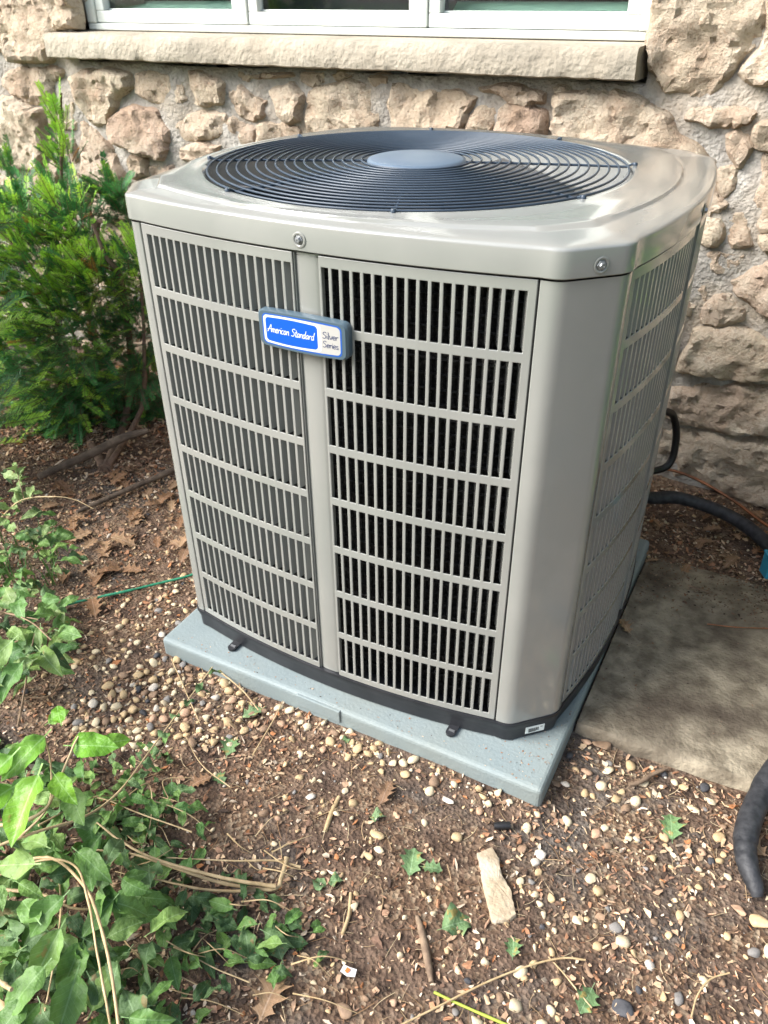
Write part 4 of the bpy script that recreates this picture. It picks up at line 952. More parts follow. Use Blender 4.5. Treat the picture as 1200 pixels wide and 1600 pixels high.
def fill(parent, poly, n, zr, keys, sr, seed, up=.8):
    r = random.Random(seed); xs = [p[0] for p in poly]; ys = [p[1] for p in poly]; k = 0
    while k < n:
        px, py = r.uniform(min(xs), max(xs)), r.uniform(min(ys), max(ys))
        if not pinside(poly, px, py): continue
        z = zr[0] + (zr[1] - zr[0]) * r.random() ** 1.5; p = gz(px, py, z); a = r.uniform(0, 6.283)
        if abs(p.x) < PS + .05 and p.y > -PS - .05 and z < .08: k += 1; continue
        p.z = max(p.z, hgt(p.x, p.y) + .008)
        place_leaf(r.choice(keys), p, (math.cos(a), math.sin(a), r.uniform(-.35, .3)), Vector((r.uniform(-.7, .7), r.uniform(-.9, .4), up)), r.uniform(*sr), parent); k += 1
fill(vine, [(-60, 1180), (110, 1170), (170, 1260), (230, 1330), (260, 1480), (240, 1620), (-60, 1650)], 235, (.015, .17), ['leaf', 'leaf', 'leaf_dark'], (.032, .075), 5)
leaves_along(vine, 'leaf_dark', [gz(*p) for p in STEMS[0][0][3:]], 9, .028, .1)
leaves_along(vine, 'leaf', [gz(*p) for p in STEMS[8][0]], 12, .035, .1)
# ---- cut and wilting clippings lying beside it
clp = empty('vine_clippings', gz(420, 1385, .02), label='wilted cut vine clippings with straw coloured stalks lying on the soil', cat='clippings')
CST = [([(448, 1340, .03), (440, 1370, .025), (425, 1390, .02), (350, 1380, .03), (290, 1362, .05), (210, 1335, .06), (150, 1328, .07)], (.005, .002)), ([(425, 1390, .02), (340, 1392, .03), (270, 1380, .04), (200, 1362, .05)], (.0035, .0016)),
       ([(430, 1385, .03), (350, 1372, .05), (250, 1345, .07), (190, 1315, .08), (145, 1280, .08)], (.0042, .0018)), ([(470, 1355, .02), (430, 1345, .03), (360, 1345, .04), (260, 1340, .04)], (.0028, .0012)),
       ([(300, 1300, .05), (215, 1270, .06), (160, 1248, .06), (110, 1245, .06)], (.0018, .0012)), ([(390, 1535, .02), (330, 1510, .02), (260, 1470, .03)], (.0014, .0012)), ([(340, 1550, .02), (300, 1535, .02), (255, 1510, .03)], (.0014, .001)),
       ([(360, 1230, .02), (315, 1195, .03), (290, 1150, .02)], (.0016, .001)), ([(270, 1260, .03), (255, 1220, .03), (300, 1215, .02)], (.0014, .001)), ([(268, 1030, .015), (290, 1080, .015), (312, 1130, .015)], (.0018, .0012)), ([(345, 1050, .02), (380, 1080, .012), (404, 1110, .012)], (.002, .0014)), ([(395, 1180, .01), (430, 1120, .012), (442, 1095, .015)], (.0018, .001))]
for P, rd in CST: stem_part(clp, [gz(*p) for p in P], rd)
rt = random.Random(31)
for k in range(34):
    px, py = rt.uniform(150, 470), rt.uniform(1230, 1560); a = rt.gauss(.25, .7); ln = rt.uniform(30, 110); dx, dy = math.cos(a) * ln, math.sin(a) * ln * .7; z = rt.uniform(.012, .06)
    stem_part(clp, [gz(px, py, z * .5), gz(px + dx * .5, py + dy * .5 + rt.uniform(-12, 12), z), gz(px + dx, py + dy, z * .6)], (rt.uniform(.0010, .0018), .0007), M['stem'], 5)
fill(clp, [(170, 1240), (250, 1180), (300, 1230), (330, 1330), (480, 1430), (480, 1470), (400, 1500), (300, 1620), (200, 1620), (230, 1400)], 130, (.004, .05), ['leaf_dark', 'leaf_dark', 'leaf'], (.022, .05), 8, up=1.2)
fill(clp, [(420, 1420), (490, 1420), (500, 1520), (430, 1530)], 16, (.004, .03), ['leaf', 'leaf_dark'], (.02, .038), 9, up=1.4)
fill(clp, [(120, 1190), (260, 1160), (290, 1240), (200, 1290)], 40, (.01, .07), ['leaf', 'leaf_dark', 'leaf'], (.018, .032), 10)
# ---- broad leaved shrub at the left edge
shr = empty('leafy_shrub', gz(-40, 1040), label='low broad-leaved green shrub at the left edge beside the green twine', cat='shrub')
for P in ([(-60, 1000, .02), (0, 960, .12), (45, 970, .18), (80, 1000, .20)], [(28, 1135, .05), (38, 1080, .1), (50, 1010, .14), (56, 985, .16)], [(-60, 1060, .03), (-10, 1020, .12), (30, 1000, .17)], [(-50, 940, .05), (10, 958, .15), (60, 968, .17)], [(95, 1060, .01), (80, 1085, .01), (50, 1090, .015), (0, 1080, .02)]): stem_part(shr, [gz(*p) for p in P], (.0028, .0014), M['stem2'])
fill(shr, [(-60, 910), (60, 905), (105, 955), (110, 1000), (60, 1060), (-60, 1090)], 120, (.03, .20), ['leaf', 'leaf', 'leaf_pale', 'leaf_dark'], (.035, .065), 15)
for (px, py, z, sz, d) in ((20, 1000, .22, .09, (-.2, -1, -.3)), (90, 985, .16, .06, (1, .1, .1)), (60, 1015, .16, .08, (1, -.3, -.1)), (15, 1060, .16, .085, (.2, -1, -.2)), (75, 1040, .10, .06, (.9, .1, .1)), (35, 1035, .2, .08, (.1, -1, -.3))): place_leaf('leaf', gz(px, py, z), d, TOCAM + Vector((random.uniform(-.3, .3), 0, .5)), sz, shr)
# ---- sprig with pale leaves and a bare arching shoot
spr = empty('pale_sprig', gz(-30, 850), label='thin sprig with pale green leaves and an arching bare shoot before the bush', cat='sprig')
SP = [(-40, 860, .10), (10, 800, .22), (38, 780, .26), (80, 776, .28), (115, 780, .27), (146, 795, .25)]; stem_part(spr, [gz(*p) for p in SP], (.0022, .0010), M['stem'])
SP2 = [(38, 780, .26), (30, 750, .30), (25, 725, .33)]; stem_part(spr, [gz(*p) for p in SP2], (.0015, .0008), M['stem2'])
leaves_along(spr, 'leaf_pale', [gz(*p) for p in SP2], 9, .035, .0); leaves_along(spr, 'leaf_pale', [gz(*p) for p in SP[:3]], 9, .045, .2)
for (px, py, z) in ((20, 830, .2), (60, 800, .22), (50, 760, .28), (5, 740, .3), (10, 810, .2), (85, 835, .12), (80, 850, .1)): place_leaf('leaf_pale' if z > .15 else 'leaf', gz(px, py, z), (random.uniform(-1, 1), random.uniform(-1, .3), 0), TOCAM + Vector((0, 0, .4)), .045, spr)
fill(spr, [(-60, 720), (40, 730), (70, 790), (100, 830), (90, 870), (-60, 880)], 46, (.03, .20), ['leaf_pale', 'leaf', 'leaf_dark'], (.028, .05), 16)
fill(spr, [(-60, 790), (60, 800), (110, 850), (100, 920), (-60, 930)], 60, (.02, .16), ['leaf', 'leaf_pale', 'leaf', 'leaf_dark'], (.028, .055), 17)
# ---- grass tuft
M['grass'] = mat('grass_blade', (.06, .15, .03), rough=.5, trans=.2)
gb_ = MB(); rg = random.Random(4)
for k in range(70):
    p = gz(rg.uniform(-20, 95), rg.uniform(865, 925)); h = rg.uniform(.06, .13); a = rg.uniform(0, 6.28); d = Vector((math.cos(a), math.sin(a), 0)) * rg.uniform(.02, .07); w = Vector((-math.sin(a), math.cos(a), 0)) * .0018
    P = [p, p + d * .3 + Vector((0, 0, h * .6)), p + d + Vector((0, 0, h))]; V = [P[0] - w, P[0] + w, P[1] + w * .8, P[1] - w * .8, P[2]]; gb_.add(V, [(0, 1, 2, 3), (3, 2, 4)])
tag(gb_.build('grass', M['grass']), 'thin green grass blades growing before the bush at left', 'grass', kind='stuff')

# ------------------------------------------------------------------ yew bush
M['needle'] = mat('yew_needle', (1, 1, 1), rough=.45, spec=.4, vcol=True, trans=.2)
M['bark'] = mat('yew_bark', (.11, .07, .05), (.20, .13, .09), 40, rough=.9, bump=.003)
def yew(name, base, trunks, clusters, label, seed, nshoot=1.0, sc=1.0):
    r = random.Random(seed); root = empty(name, base, label=label, cat='bush'); b3 = Vector(base)
    for P, rd in trunks: stem_part(root, P, rd, M['bark'], 8, 'branch')
    V = []; F = []; CO = []; tw = MB()
    for (c, rad, n, bright, upb) in clusters:
        c = Vector(c)
        for k in range(int(n * nshoot)):
            while True:
                q = Vector((r.uniform(-1, 1), r.uniform(-1, 1), r.uniform(-1, 1)))
                if q.length < 1: break
            p = c + Vector((q.x * rad[0], q.y * rad[1], q.z * rad[2])); out = Vector((q.x, q.y - .35, q.z * .6 + upb)) + Vector((r.uniform(-.5, .5), r.uniform(-.5, .5), r.uniform(-.4, .5)))
            t = out.normalized(); L = r.uniform(.05, .11) * sc; nn = int(L / .0036 / sc); side = t.cross(Vector((r.uniform(-.3, .3), r.uniform(-.5, 0), 1))).normalized(); nrm = side.cross(t)
            bend = Vector((0, 0, r.uniform(-.25, .1)))
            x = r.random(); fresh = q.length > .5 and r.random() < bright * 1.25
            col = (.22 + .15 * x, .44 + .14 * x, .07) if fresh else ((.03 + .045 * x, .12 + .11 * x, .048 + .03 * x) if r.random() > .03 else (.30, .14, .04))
            P0 = p - b3; pts = [P0 + t * (L * s) + bend * (L * s * s) for s in (0, .33, .66, 1)]
            tw.tube(pts, [.0016, .0013, .001, .0006], 3, cap=False)
            for i in range(nn):
                s = .06 + .94 * i / nn; pp = P0 + t * (L * s) + bend * (L * s * s); ln = .021 * sc * (1 - .45 * s ** 3) * r.uniform(.8, 1.1)
                for sg in (1, -1):
                    if r.random() < .06: continue
                    d = (side * sg + t * (.45 + .5 * s) + nrm * r.uniform(-.1, .45)).normalized(); w = t.cross(nrm).cross(d); w = (t - d * t.dot(d)).normalized() * .00135 * sc
                    n0 = len(V); e = pp + d * ln; V += [pp - w * .6, pp + w * .6, pp + d * ln * .55 + w, e, pp + d * ln * .55 - w]; F += [(n0, n0 + 1, n0 + 2, n0 + 4), (n0 + 4, n0 + 2, n0 + 3)]
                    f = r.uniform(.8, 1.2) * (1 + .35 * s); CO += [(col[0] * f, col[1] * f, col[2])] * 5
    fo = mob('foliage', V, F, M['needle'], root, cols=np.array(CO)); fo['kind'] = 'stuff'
    tw.build('twigs', M['bark'], root)['kind'] = 'stuff'
    return root
def yc(px, py, Y, rp, ry, n, bright, up=.5, rz=None):
    p = gy(px, py, Y); k = (p - CAM).dot(FW) / FPX; return (p, (rp * k, ry, (rz or rp) * k), n, bright, up)
ybase = gz(165, 735); YB = ybase
trk = [([ybase, gy(195, 660, .40), gy(205, 560, .50), gy(180, 430, .55), gy(140, 330, .6)], (.020, .006)), ([ybase, gy(120, 650, .36), gy(60, 540, .38), gy(10, 420, .42)], (.016, .005)), ([gy(205, 560, .5), gy(190, 440, .45), gy(165, 400, .42), gy(145, 350, .42)], (.010, .005)),
       ([ybase, gy(220, 640, .4), gy(225, 540, .45), gy(220, 430, .5)], (.011, .004)), ([gy(120, 650, .36), gy(80, 480, .5), gy(95, 330, .62), gy(95, 200, .66), gy(96, 145, .66)], (.010, .003)), ([gy(60, 540, .38), gy(-60, 470, .35), gy(-120, 400, .4)], (.010, .004)), ([gy(0, 360, .3), gy(30, 395, .3), gy(42, 418, .3)], (.005, .004)), ([gy(155, 345, .5), gy(148, 390, .5), gy(170, 445, .5)], (.007, .009))]
cl = [yc(95, 195, .66, 7, .02, 6, .8, 1.8, 35), yc(100, 255, .66, 20, .04, 10, .4, 1.2, 30), yc(98, 315, .64, 36, .07, 22, .15, .9, 40), yc(20, 290, .66, 22, .06, 14, .3, 1, 40), yc(25, 350, .45, 50, .12, 50, .45, .8), yc(110, 350, .5, 45, .12, 50, .35, .8), yc(60, 430, .38, 80, .16, 130, .55, .6), yc(150, 440, .42, 50, .12, 66, .6, .7), yc(110, 520, .34, 75, .14, 110, .4, .3), yc(30, 560, .32, 70, .15, 110, .3, .2),
      yc(100, 610, .30, 60, .12, 80, .25, 0), yc(30, 660, .30, 55, .12, 70, .15, -.1), yc(185, 330, .68, 30, .06, 24, .05, .5), yc(170, 300, .7, 22, .05, 12, .1, .6, 22), yc(222, 430, .52, 34, .10, 44, .55, .7, 50), yc(215, 520, .5, 36, .1, 44, .12, .3, 45), yc(215, 585, .44, 28, .08, 22, .2, .1), yc(160, 590, .42, 40, .08, 34, .08, 0), yc(-80, 380, .4, 90, .2, 110, .4, .6), yc(-90, 560, .35, 90, .2, 110, .3, .3), yc(-230, 430, .4, 100, .22, 110, .35, .5), yc(-240, 620, .35, 90, .2, 80, .2, .2), yc(70, 680, .26, 60, .10, 70, .15, -.2), yc(130, 665, .32, 45, .10, 50, .1, -.2), yc(200, 640, .5, 50, .10, 60, .05, 0), yc(235, 610, .55, 40, .10, 40, .1, .1), yc(170, 690, .5, 60, .1, 40, .05, -.1), yc(20, 730, .2, 60, .1, 40, .15, -.2), yc(-20, 700, .24, 70, .12, 60, .15, -.1), yc(-120, 680, .28, 90, .2, 70, .15, 0), yc(-330, 500, .3, 110, .25, 90, .3, .4)]
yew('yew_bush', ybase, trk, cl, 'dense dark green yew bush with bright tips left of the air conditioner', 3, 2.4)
lb = Vector((-1.62, -.16, 0)); trk3 = [([lb, lb + Vector((.03, .02, .4)), lb + Vector((0, 0, .9))], (.025, .008)), ([lb + Vector((0, 0, .15)), lb + Vector((-.2, .1, .5)), lb + Vector((-.3, .1, .8))], (.015, .005))]  # unseen bush added to keep the sun off the soil under the larger yew
yew('yew_bush', lb, trk3, [(lb + Vector((0, 0, z)), (.32 * f, .32 * f, .2), int(130 * f), .3, .4) for z, f in ((.25, .8), (.5, 1), (.75, 1), (1.0, .8), (1.2, .5))], 'rounded yew bush added out of view to shade the soil below the larger yew', 12, 1.8, 1.5)
# unseen yew added to block sky light over the ground on the right, just outside the picture
nb = Vector((1.40, .40, 0)); trk2 = [([nb, nb + Vector((-.05, 0, .5)), nb + Vector((.05, .05, 1.2)), nb + Vector((0, 0, 2.0))], (.035, .01)), ([nb + Vector((0, 0, .2)), nb + Vector((-.3, -.1, .7)), nb + Vector((-.4, -.1, 1.3))], (.02, .006)), ([nb + Vector((0, 0, .2)), nb + Vector((.3, .1, .7)), nb + Vector((.45, .1, 1.3))], (.02, .006))]
cl2 = [(nb + Vector((.0, -.05, z)), (.48 * f, .42 * f, .22), int(170 * f), .3, .4) for z, f in ((.35, .8), (.65, 1), (.95, 1), (1.25, .95), (1.55, .8), (1.85, .6), (2.1, .35))]
yew('yew_bush', nb, trk2, cl2, 'tall rounded yew bush added out of view right of the slab to block the sky', 9, 2.4, 2.0)

# ------------------------------------------------------------------ lawn and trees of the yard behind the photographer
M['lawn'] = mat('lawn', (.05, .10, .025), (.09, .16, .04), 6, rough=.9, spec=.2, bump=.02, bscale=60)
tag(mob('lawn', [(-60, -70, .012), (60, -70, .012), (60, -2.6, .012), (-60, -2.6, .012)], [(0, 1, 2, 3)], M['lawn']), kind='structure')
M['treeleaf'] = mat('tree_leaf', (1, 1, 1), rough=.5, vcol=True, trans=.2)
def yard_tree(x, y, h, rad, label, seed):
    r = np.random.default_rng(seed); root = empty('yard_tree', (x, y, 0), label=label, cat='tree', group='trees across the lawn')
    tb = MB(); tb.tube(bez([(0, 0, 0), (.1, .05, h * .25), (-.05, .1, h * .5), (.05, 0, h * .8)], 6), list(np.linspace(.20, .05, 19)), 9)
    for k in range(6):
        a = k * 1.05 + seed; z = h * (.3 + .07 * k); tb.tube(bez([(0, 0.05, z), (math.cos(a) * rad * .4, math.sin(a) * rad * .4, z + h * .1), (math.cos(a) * rad * .75, math.sin(a) * rad * .75, z + h * .16)], 4), list(np.linspace(.07, .015, 9)), 6)
    tb.build('trunk', M['bark'], root, smooth=60)
    V = []; F = []; CO = []
    for c in range(34):
        q = r.normal(size=3); q /= np.linalg.norm(q); q *= r.random() ** .4; cc = np.array([q[0] * rad, q[1] * rad, h * .62 + q[2] * h * .33]); cr = rad * r.uniform(.22, .4); g = r.uniform(.6, 1.4)
        P = r.normal(size=(150, 3)) * cr * .55 + cc; A = r.normal(size=(150, 3)); A /= np.linalg.norm(A, axis=1)[:, None]; B = np.cross(A, r.normal(size=(150, 3))); B /= np.linalg.norm(B, axis=1)[:, None]
        for p, a, b in zip(P, A, B):
            s = .09 * r.uniform(.6, 1.3); n0 = len(V); V += [p - a * s, p + b * s * .5, p + a * s, p - b * s * .5]; F.append((n0, n0 + 1, n0 + 2, n0 + 3)); CO += [(.045 * g, .11 * g, .025 * g)] * 4
    tag(mob('crown', V, F, M['treeleaf'], root, cols=np.array(CO)), kind='stuff')
for k, (x, y, h, rd, lb) in enumerate(((-7.5, -7, 4.6, 2.0, 'leafy tree far across the lawn, leftmost in the row'), (-2.5, -10.5, 5.6, 2.3, 'tall leafy tree across the lawn, second from the left'), (3.0, -10, 5.0, 2.2, 'leafy tree straight across the lawn from the corner panel'), (7.0, -6.0, 4.8, 2.0, 'leafy tree across the lawn toward the right'), (8.5, -1.0, 4.4, 1.8, 'leafy tree beside the house, rightmost in the row'))): yard_tree(x, y, h, rd, lb, 20 + k)
# ------------------------------------------------------------------ pipes, cords and odd pieces
M['rubber'] = mat('pipe_insulation', (.012, .013, .016), (.035, .036, .04), 60, rough=.6, bump=.006, bscale=30, detail=10)
M['cord'] = mat('black_cord', (.01, .01, .011), rough=.45)
M['copper'] = mat('copper_tube', (.42, .17, .08), (.20, .09, .05), 25, rough=.4, metal=.7)
M['twine'] = mat('green_twine', (.01, .17, .09), (.03, .26, .14), 120, rough=.6)
M['teal'] = mat('blue_plastic', (.03, .28, .42), rough=.45)
def tube_thing(name, pts, rad, m, label, cat, n=12, k=8, wob=0.0):
    P = bez(pts, k); N = len(P); rads = [rad * (1 + wob * noise.noise(Vector((i * .6, rad * 99, 0)))) for i in range(N)] if not hasattr(rad, '__len__') else [float(np.interp(i / (N - 1), np.linspace(0, 1, len(rad)), rad)) * (1 + wob * noise.noise(Vector((i * .23, 3, 0)))) for i in range(N)]
    b = MB(); b.tube(P, rads, n); return tag(b.build(name, m, smooth=60), label, cat)
tube_thing('insulated_pipe', [(.20, .56, .33), (.30, .62, .20), gz(1000, 772, .08), gz(1060, 778, .06), gz(1120, 797, .05), gz(1170, 825, .045), gz(1215, 868, .04), gz(1290, 960, .04), gz(1400, 1100, .05)], .0185, M['rubber'], 'thick black insulated pipe running along the foot of the wall', 'pipe', 14, 10, .06)
tube_thing('power_cord', [(.32, .50, .62), gy(1030, 628, .62), gy(1052, 650, .70), gy(1056, 690, .72), gy(1040, 730, .70), (.34, .62, .14)], .0105, M['cord'], 'black cable looping out behind the air conditioner', 'cable', 10, 10)
tube_thing('copper_pipe', [(.30, .66, .13), gz(1015, 733, .10), gz(1050, 735, .10), gz(1095, 752, .09), gz(1150, 785, .06), gz(1200, 822, .05), gz(1300, 880, .05)], .0045, M['copper'], 'thin copper tube arching over the thick black pipe', 'pipe', 8, 10)
tube_thing('garden_twine', [gz(60, 952, .004), gz(100, 945, .010), gz(150, 934, .008), gz(200, 923, .012), gz(250, 911, .008), gz(300, 898, .010), gz(340, 880, .01)], .0034, M['twine'], 'green twine lying across the soil left of the pad', 'twine', 6, 8, .25)
pe = tube_thing('pipe_end', [gz(1290, 1130, .06), gz(1215, 1200, .045), gz(1180, 1260, .035), gz(1165, 1310, .03), gz(1168, 1350, .026), gz(1180, 1385, .016), gz(1184, 1402, .008)], [.023, .0225, .0215, .021, .018, .014, .009], M['rubber'], 'torn end of black foam pipe insulation lying on the soil at right', 'pipe', 18, 14, .10)
bl = MB(); p = gz(1203, 892, .03); bl.box((p.x + .012, p.y + .01, .045), (.032, .02, .030), Matrix.Rotation(.5, 3, 'Z')); bl.box((p.x + .012, p.y + .01, .079), (.034, .022, .003), Matrix.Rotation(.5, 3, 'Z')); bo = bl.build('plastic_box', M['teal']); bevel(bo, .003); tag(bo, 'small bright blue plastic piece beside the black pipe at right edge', 'plastic piece')
# broken flat piece of pale stone
M['shard'] = mat('stone_shard', (.30, .23, .15), (.42, .34, .235), 45, rough=.9, bump=.003, bscale=120, c3=(.52, .46, .36), s3=14)
def shard(px, label):
    P = [tuple(gz(*p))[:2] for p in px]; c = np.mean(P, 0); R = []
    for i in range(len(P)):
        a, b = np.array(P[i]), np.array(P[(i + 1) % len(P)]); m_ = max(1, int(np.linalg.norm(b - a) / .006)); R += [a + (b - a) * j / m_ for j in range(m_)]
    R = [q + (q - c) / np.linalg.norm(q - c) * .0025 * noise.noise(Vector((q[0] * 160, q[1] * 160, 2))) for q in R]; n = len(R); V = []
    for (k, z) in ((1.0, -.002), (1.0, .009), (.96, .0125), (.84, .0135), (.45, .0138)): V += [(c[0] + (q[0] - c[0]) * k, c[1] + (q[1] - c[1]) * k, z + (.0016 * noise.noise(Vector((q[0] * 90 * k, q[1] * 90, 1))) if z > 0 else 0)) for q in R]
    V.append((c[0], c[1], .0138)); F = [(j * n + i, j * n + (i + 1) % n, (j + 1) * n + (i + 1) % n, (j + 1) * n + i) for j in range(4) for i in range(n)] + [(4 * n + i, 4 * n + (i + 1) % n, 5 * n) for i in range(n)]
    return tag(mob('stone_shard', V, F, M['shard'], smooth=35), label, 'stone')
shard([(745, 1338), (768, 1328), (778, 1345), (783, 1372), (797, 1395), (806, 1436), (793, 1446), (768, 1447), (757, 1400)], 'long flat tan stone shard lying on the soil before the pad corner')
# twigs
M['twig'] = mat('grey_twig', (.13, .085, .055), (.24, .17, .11), 60, rough=.85, bump=.001)
def twig(P, rad, label, m='twig', z=.006): return tube_thing('twig', [gz(p[0], p[1], p[2] if len(p) > 2 else z) for p in P], rad, M[m], label, 'twig', 7, 6, .25)
twig([(652, 1432), (660, 1460), (668, 1500), (674, 1535)], [.004, .007, .007, .004], 'flat grey-brown stick below the pale green leaf', z=.004)
twig([(508, 1300), (518, 1270), (530, 1245)], [.004, .005, .004], 'short tan stick pointing at the oak leaf before the pad', 'stem')
twig([(983, 1226), (1000, 1222), (1020, 1210), (1043, 1200)], [.004, .005, .003], 'dark curved twig beside the edge of the concrete slab')
twig([(620, 1605), (680, 1575), (760, 1535), (830, 1508), (880, 1497), (915, 1500)], .0016, 'long thin straw arching across the bottom of the picture', 'stem', .012)
twig([(1080, 1590, .006), (1090, 1555, .008), (1110, 1530, .01), (1140, 1520, .012)], .0014, 'thin curved straw in the lower right corner', 'stem')
twig([(857, 1495), (880, 1520), (900, 1545), (925, 1575)], .0012, 'thin straight straw crossing the bottom soil at right', 'stem')
twig([(1075, 915, .032), (1110, 926, .034)], .0028, 'small dark twig lying on the concrete slab')
twig([(1105, 975, .032), (1150, 980, .033), (1205, 982, .032)], .0013, 'thin reddish stalk lying on the concrete slab', 'copper')
twig([(535, 1460), (545, 1430), (548, 1395)], [.003, .0035, .003], 'short upright lying stick among litter in the lower middle', 'stem')
M['greenstalk'] = mat('green_stalk', (.32, .40, .05), rough=.5)
twig([(678, 1550), (720, 1570), (800, 1605)], .0022, 'yellow-green plant stalk at the bottom edge', 'greenstalk')
# the root and branch lying under the bush
def logt(P, rad, label): return tube_thing('fallen_branch', [gz(*p) for p in P], rad, M['bark2'], label, 'branch', 9, 8, .2)
M['bark2'] = mat('old_bark', (.08, .058, .042), (.17, .125, .09), 30, rough=.95, bump=.004)
logt([(60, 745, .03), (140, 710, .05), (190, 685, .07), (232, 672, .09)], [.010, .015, .014, .008], 'grey-brown branch lying under the yew bush')
logt([(120, 800, .01), (200, 765, .015), (270, 735, .02), (300, 720, .02)], [.006, .009, .010, .008], 'dark branch half buried in leaves left of the air conditioner')
# fallen leaves
fall_g = [leaf_mesh('fallen_leaf', M['leaf_fall'], 50 + k, asp=.75, curl=.35, fold=.15, wave=.2) for k in range(3)]
fall_l = [lobed_mesh('fallen_leaf', M['leaf_fall'], 60 + k, lobes=3, depth=.45, asp=.9, curl=.5) for k in range(3)]
oak = [lobed_mesh('oak_leaf', M['leaf_brown'], 70 + k, lobes=4, depth=.62, asp=.8, curl=.6) for k in range(4)]
def fallen(name, meshes, px, py, size, ang, label, cat, tilt=.12, lift=.006, grp=None):
    p = gz(px, py); o = link(bpy.data.objects.new(name, random.choice(meshes))); o.location = (p.x, p.y, hgt(p.x, p.y) + lift); o.scale = (size,) * 3
    o.rotation_euler = (random.uniform(-tilt, tilt), random.uniform(-tilt, tilt), ang); return tag(o, label, cat, grp)
for a in ((640, 1372, .055, .3, 'bright green lobed leaf lying in the middle of the soil'), (660, 1360, .035, -1.3, 'small curled green leaf right beside the bright lobed leaf'), (1050, 1310, .055, .25, 'pale green ragged leaf below the concrete slab'), (500, 1395, .03, .6, 'little green leaf scrap beside the cut stalk'),
          (350, 1225, .035, 1.2, 'green leaf scrap lying left in front of the pad'), (410, 1108, .045, 2.6, 'light green leaf lying against the pad front edge'), (355, 1180, .05, .4, 'cluster leaf of fresh green on the gravel'), (535, 1380, .028, 2, 'tiny green leaf near the middle of the soil'), (925, 1545, .045, 3.0, 'upright curled green leaf in the lower right soil'), (540, 1165, .022, .3, 'yellow-green leaf scrap on the pebbles by the pad'),
          (440, 1500, .05, .9, 'green ragged leaf at the bottom beside the oak leaf'), (800, 1500, .035, .3, 'green leaf scrap below the flat stone shard'), (600, 1280, .03, 1.9, 'dark green curled leaf scrap above the two tan pebbles')): fallen('fallen_leaf', fall_l if a[2] > .03 else fall_g, *a, 'leaf')
fallen('fallen_leaf', fall_g, 690, 1455, .058, -.75, 'pale green oval leaf lying right of the grey stick', 'leaf', .05)
for a in ((595, 1262, .062, .15, 'tan lobed oak leaf lying on bare soil before the pad'), (408, 1598, .085, .2, 'large orange-tan oak leaf at the bottom edge'), (1195, 1340, .06, 1.1, 'brown spiky oak leaf beside the black pipe end'), (150, 965, .075, .9, 'brown oak leaf beside the broad-leaved shrub'), (205, 815, .08, .5, 'brown oak leaf under the yew bush nearest the twig'), (190, 890, .07, 2.3, 'brown oak leaf just above the green twine'),
          (330, 1218, .045, 2.5, 'small tan leaf among the clippings before the pad'), (980, 1005, .05, .7, 'dead leaf on the dark part of the slab')): fallen('oak_leaf', oak, *a, 'leaf', .15, .012 if a[0] != 980 else .035)
ro = random.Random(8)
for k in range(46):
    px, py = ro.uniform(90, 300), ro.uniform(730, 900)
    where_ = 'in the soil close to the left side of the unit' if px > 225 else ('just behind the green twine' if py > 835 else ('in the shade below the yew bush stems' if px > 150 else 'beside the pale sprig below the yew bush'))
    p = gz(px, py)
    if not (abs(p.x) < PS + .05 and abs(p.y) < PS + .05): fallen('oak_leaf', oak, px, py, ro.uniform(.045, .075), ro.uniform(0, 6.28), 'dry brown oak leaf ' + where_, 'leaf', .35, .012, 'dry oak leaves ' + where_)
for k in range(26):
    px, py = ro.uniform(1000, 1230), ro.uniform(795, 900)
    where_ = 'at the back edge of the slab near the unit' if px < 1080 else ('right below the black pipe' if py < 850 else 'on the back edge of the slab near the blue piece')
    fallen('oak_leaf', oak, px, py, ro.uniform(.03, .055), ro.uniform(0, 6.28), 'dry brown leaf ' + where_, 'leaf', .4, .018, 'dry leaves ' + where_)
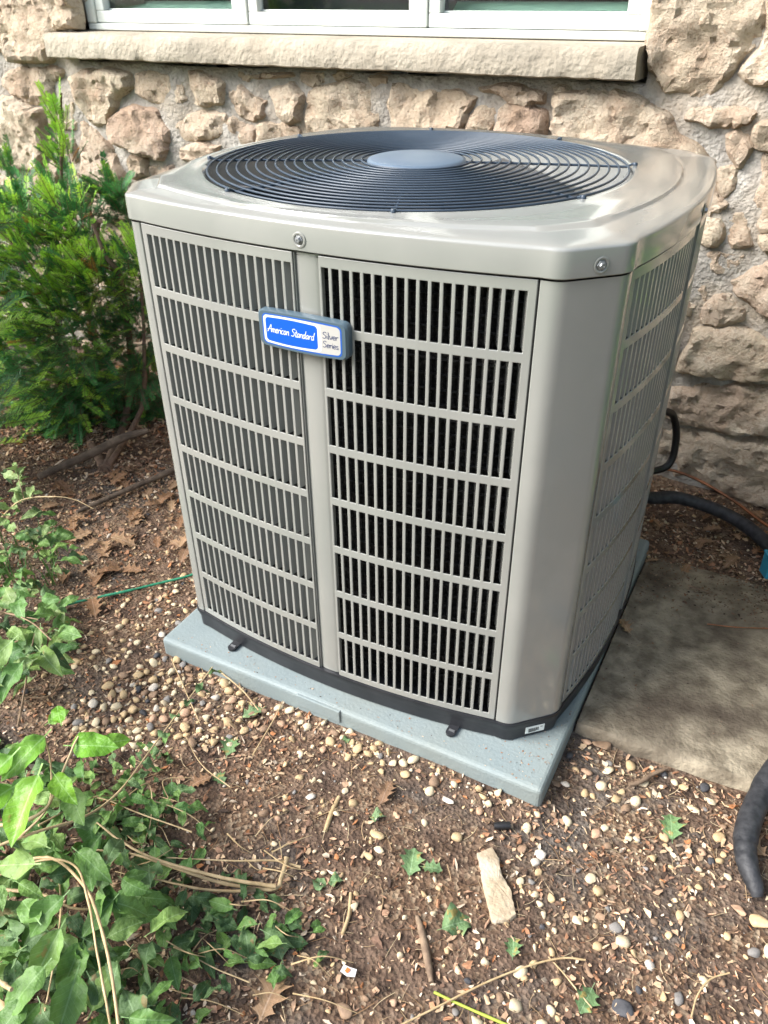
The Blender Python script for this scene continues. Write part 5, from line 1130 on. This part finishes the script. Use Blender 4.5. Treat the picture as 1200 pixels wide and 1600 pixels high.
# black cap, wrapper, dark stone
M['wrap'] = mat('paper_scrap', (.72, .70, .68), rough=.5); M['wrapred'] = mat('paper_print', (.75, .16, .03), rough=.5)
p = gz(783, 1295); b = MB(); b.tube([p + Vector((-.012, -.006, .008)), p + Vector((.0, .0, .009)), p + Vector((.014, .008, .009))], [.0065, .0075, .007], 12); tag(b.build('black_plastic_piece', M['cord'], smooth=50), 'small black plastic tube piece lying before the pad corner', 'plastic piece')
p = gz(545, 1522); wr = empty('paper_scrap', (p.x, p.y, hgt(p.x, p.y) + .008), label='tiny white paper scrap with orange print near the bottom', cat='paper')
mob('paper', [(-.012, -.006, 0), (.002, -.009, .003), (.013, -.003, 0), (.011, .007, .004), (-.003, .006, .001), (-.011, .004, .005)], [(0, 1, 4, 5), (1, 2, 3, 4)], M['wrap'], wr); mob('print', [(-.005, -.004, .0045), (.001, -.006, .005), (.002, .002, .005), (-.004, .003, .005)], [(0, 1, 2, 3)], M['wrapred'], wr)
def stone_at(px, py, s, cname, label, sq=(1, .8, .6), rz=0.0):
    p = gz(px, py); V, F = pebble_templates(3, 1, int(px))[0]; o = mob('pebble', V * np.array(sq) * s, F, M['peb'][cname], None, smooth=180); o.location = (p.x, p.y, hgt(p.x, p.y) + s * .25); o.rotation_euler = (0, 0, rz); tag(o, label, 'pebble')
for a in ((590, 1310, .015, 'tan', 'large egg-shaped tan pebble in the middle of bare soil'), (578, 1342, .012, 'tan', 'squarish tan pebble just below the large egg-shaped one'), (592, 1332, .010, 'cream', 'small cream pebble touching the squarish tan one'), (699, 1254, .013, 'white', 'whitish oval pebble close to the pad front near its corner'), (711, 1230, .012, 'cream', 'cream pebble between the pad edge and the whitish oval one'),
          (1157, 1422, .0165, 'pinkish', 'large pinkish tan pebble at the tip of the torn pipe insulation'), (1188, 1440, .024, 'tan', 'biggest rough tan stone at the right edge below the pipe'), (945, 1166, .026, 'brown', 'large flat brown stone at the corner of the concrete slab'), (915, 1160, .012, 'pinkish', 'round pinkish pebble left of the flat brown stone'), (1083, 1263, .013, 'cream', 'cream pebble beside the pale green ragged leaf'), (972, 1575, .017, 'dark', 'flat black stone at the bottom of the picture'),
          (900, 1438, .012, 'cream', 'left one of two touching cream pebbles in the right soil'), (916, 1436, .011, 'tan', 'right one of two touching cream and tan pebbles'), (536, 1578, .016, 'brown', 'flat grey-brown stone at the bottom left of the wrapper'), (312, 1548, .014, 'white', 'white crumbly stone among the clippings'), (348, 1470, .014, 'brown', 'grey-brown stone beside the clippings')): stone_at(*a)
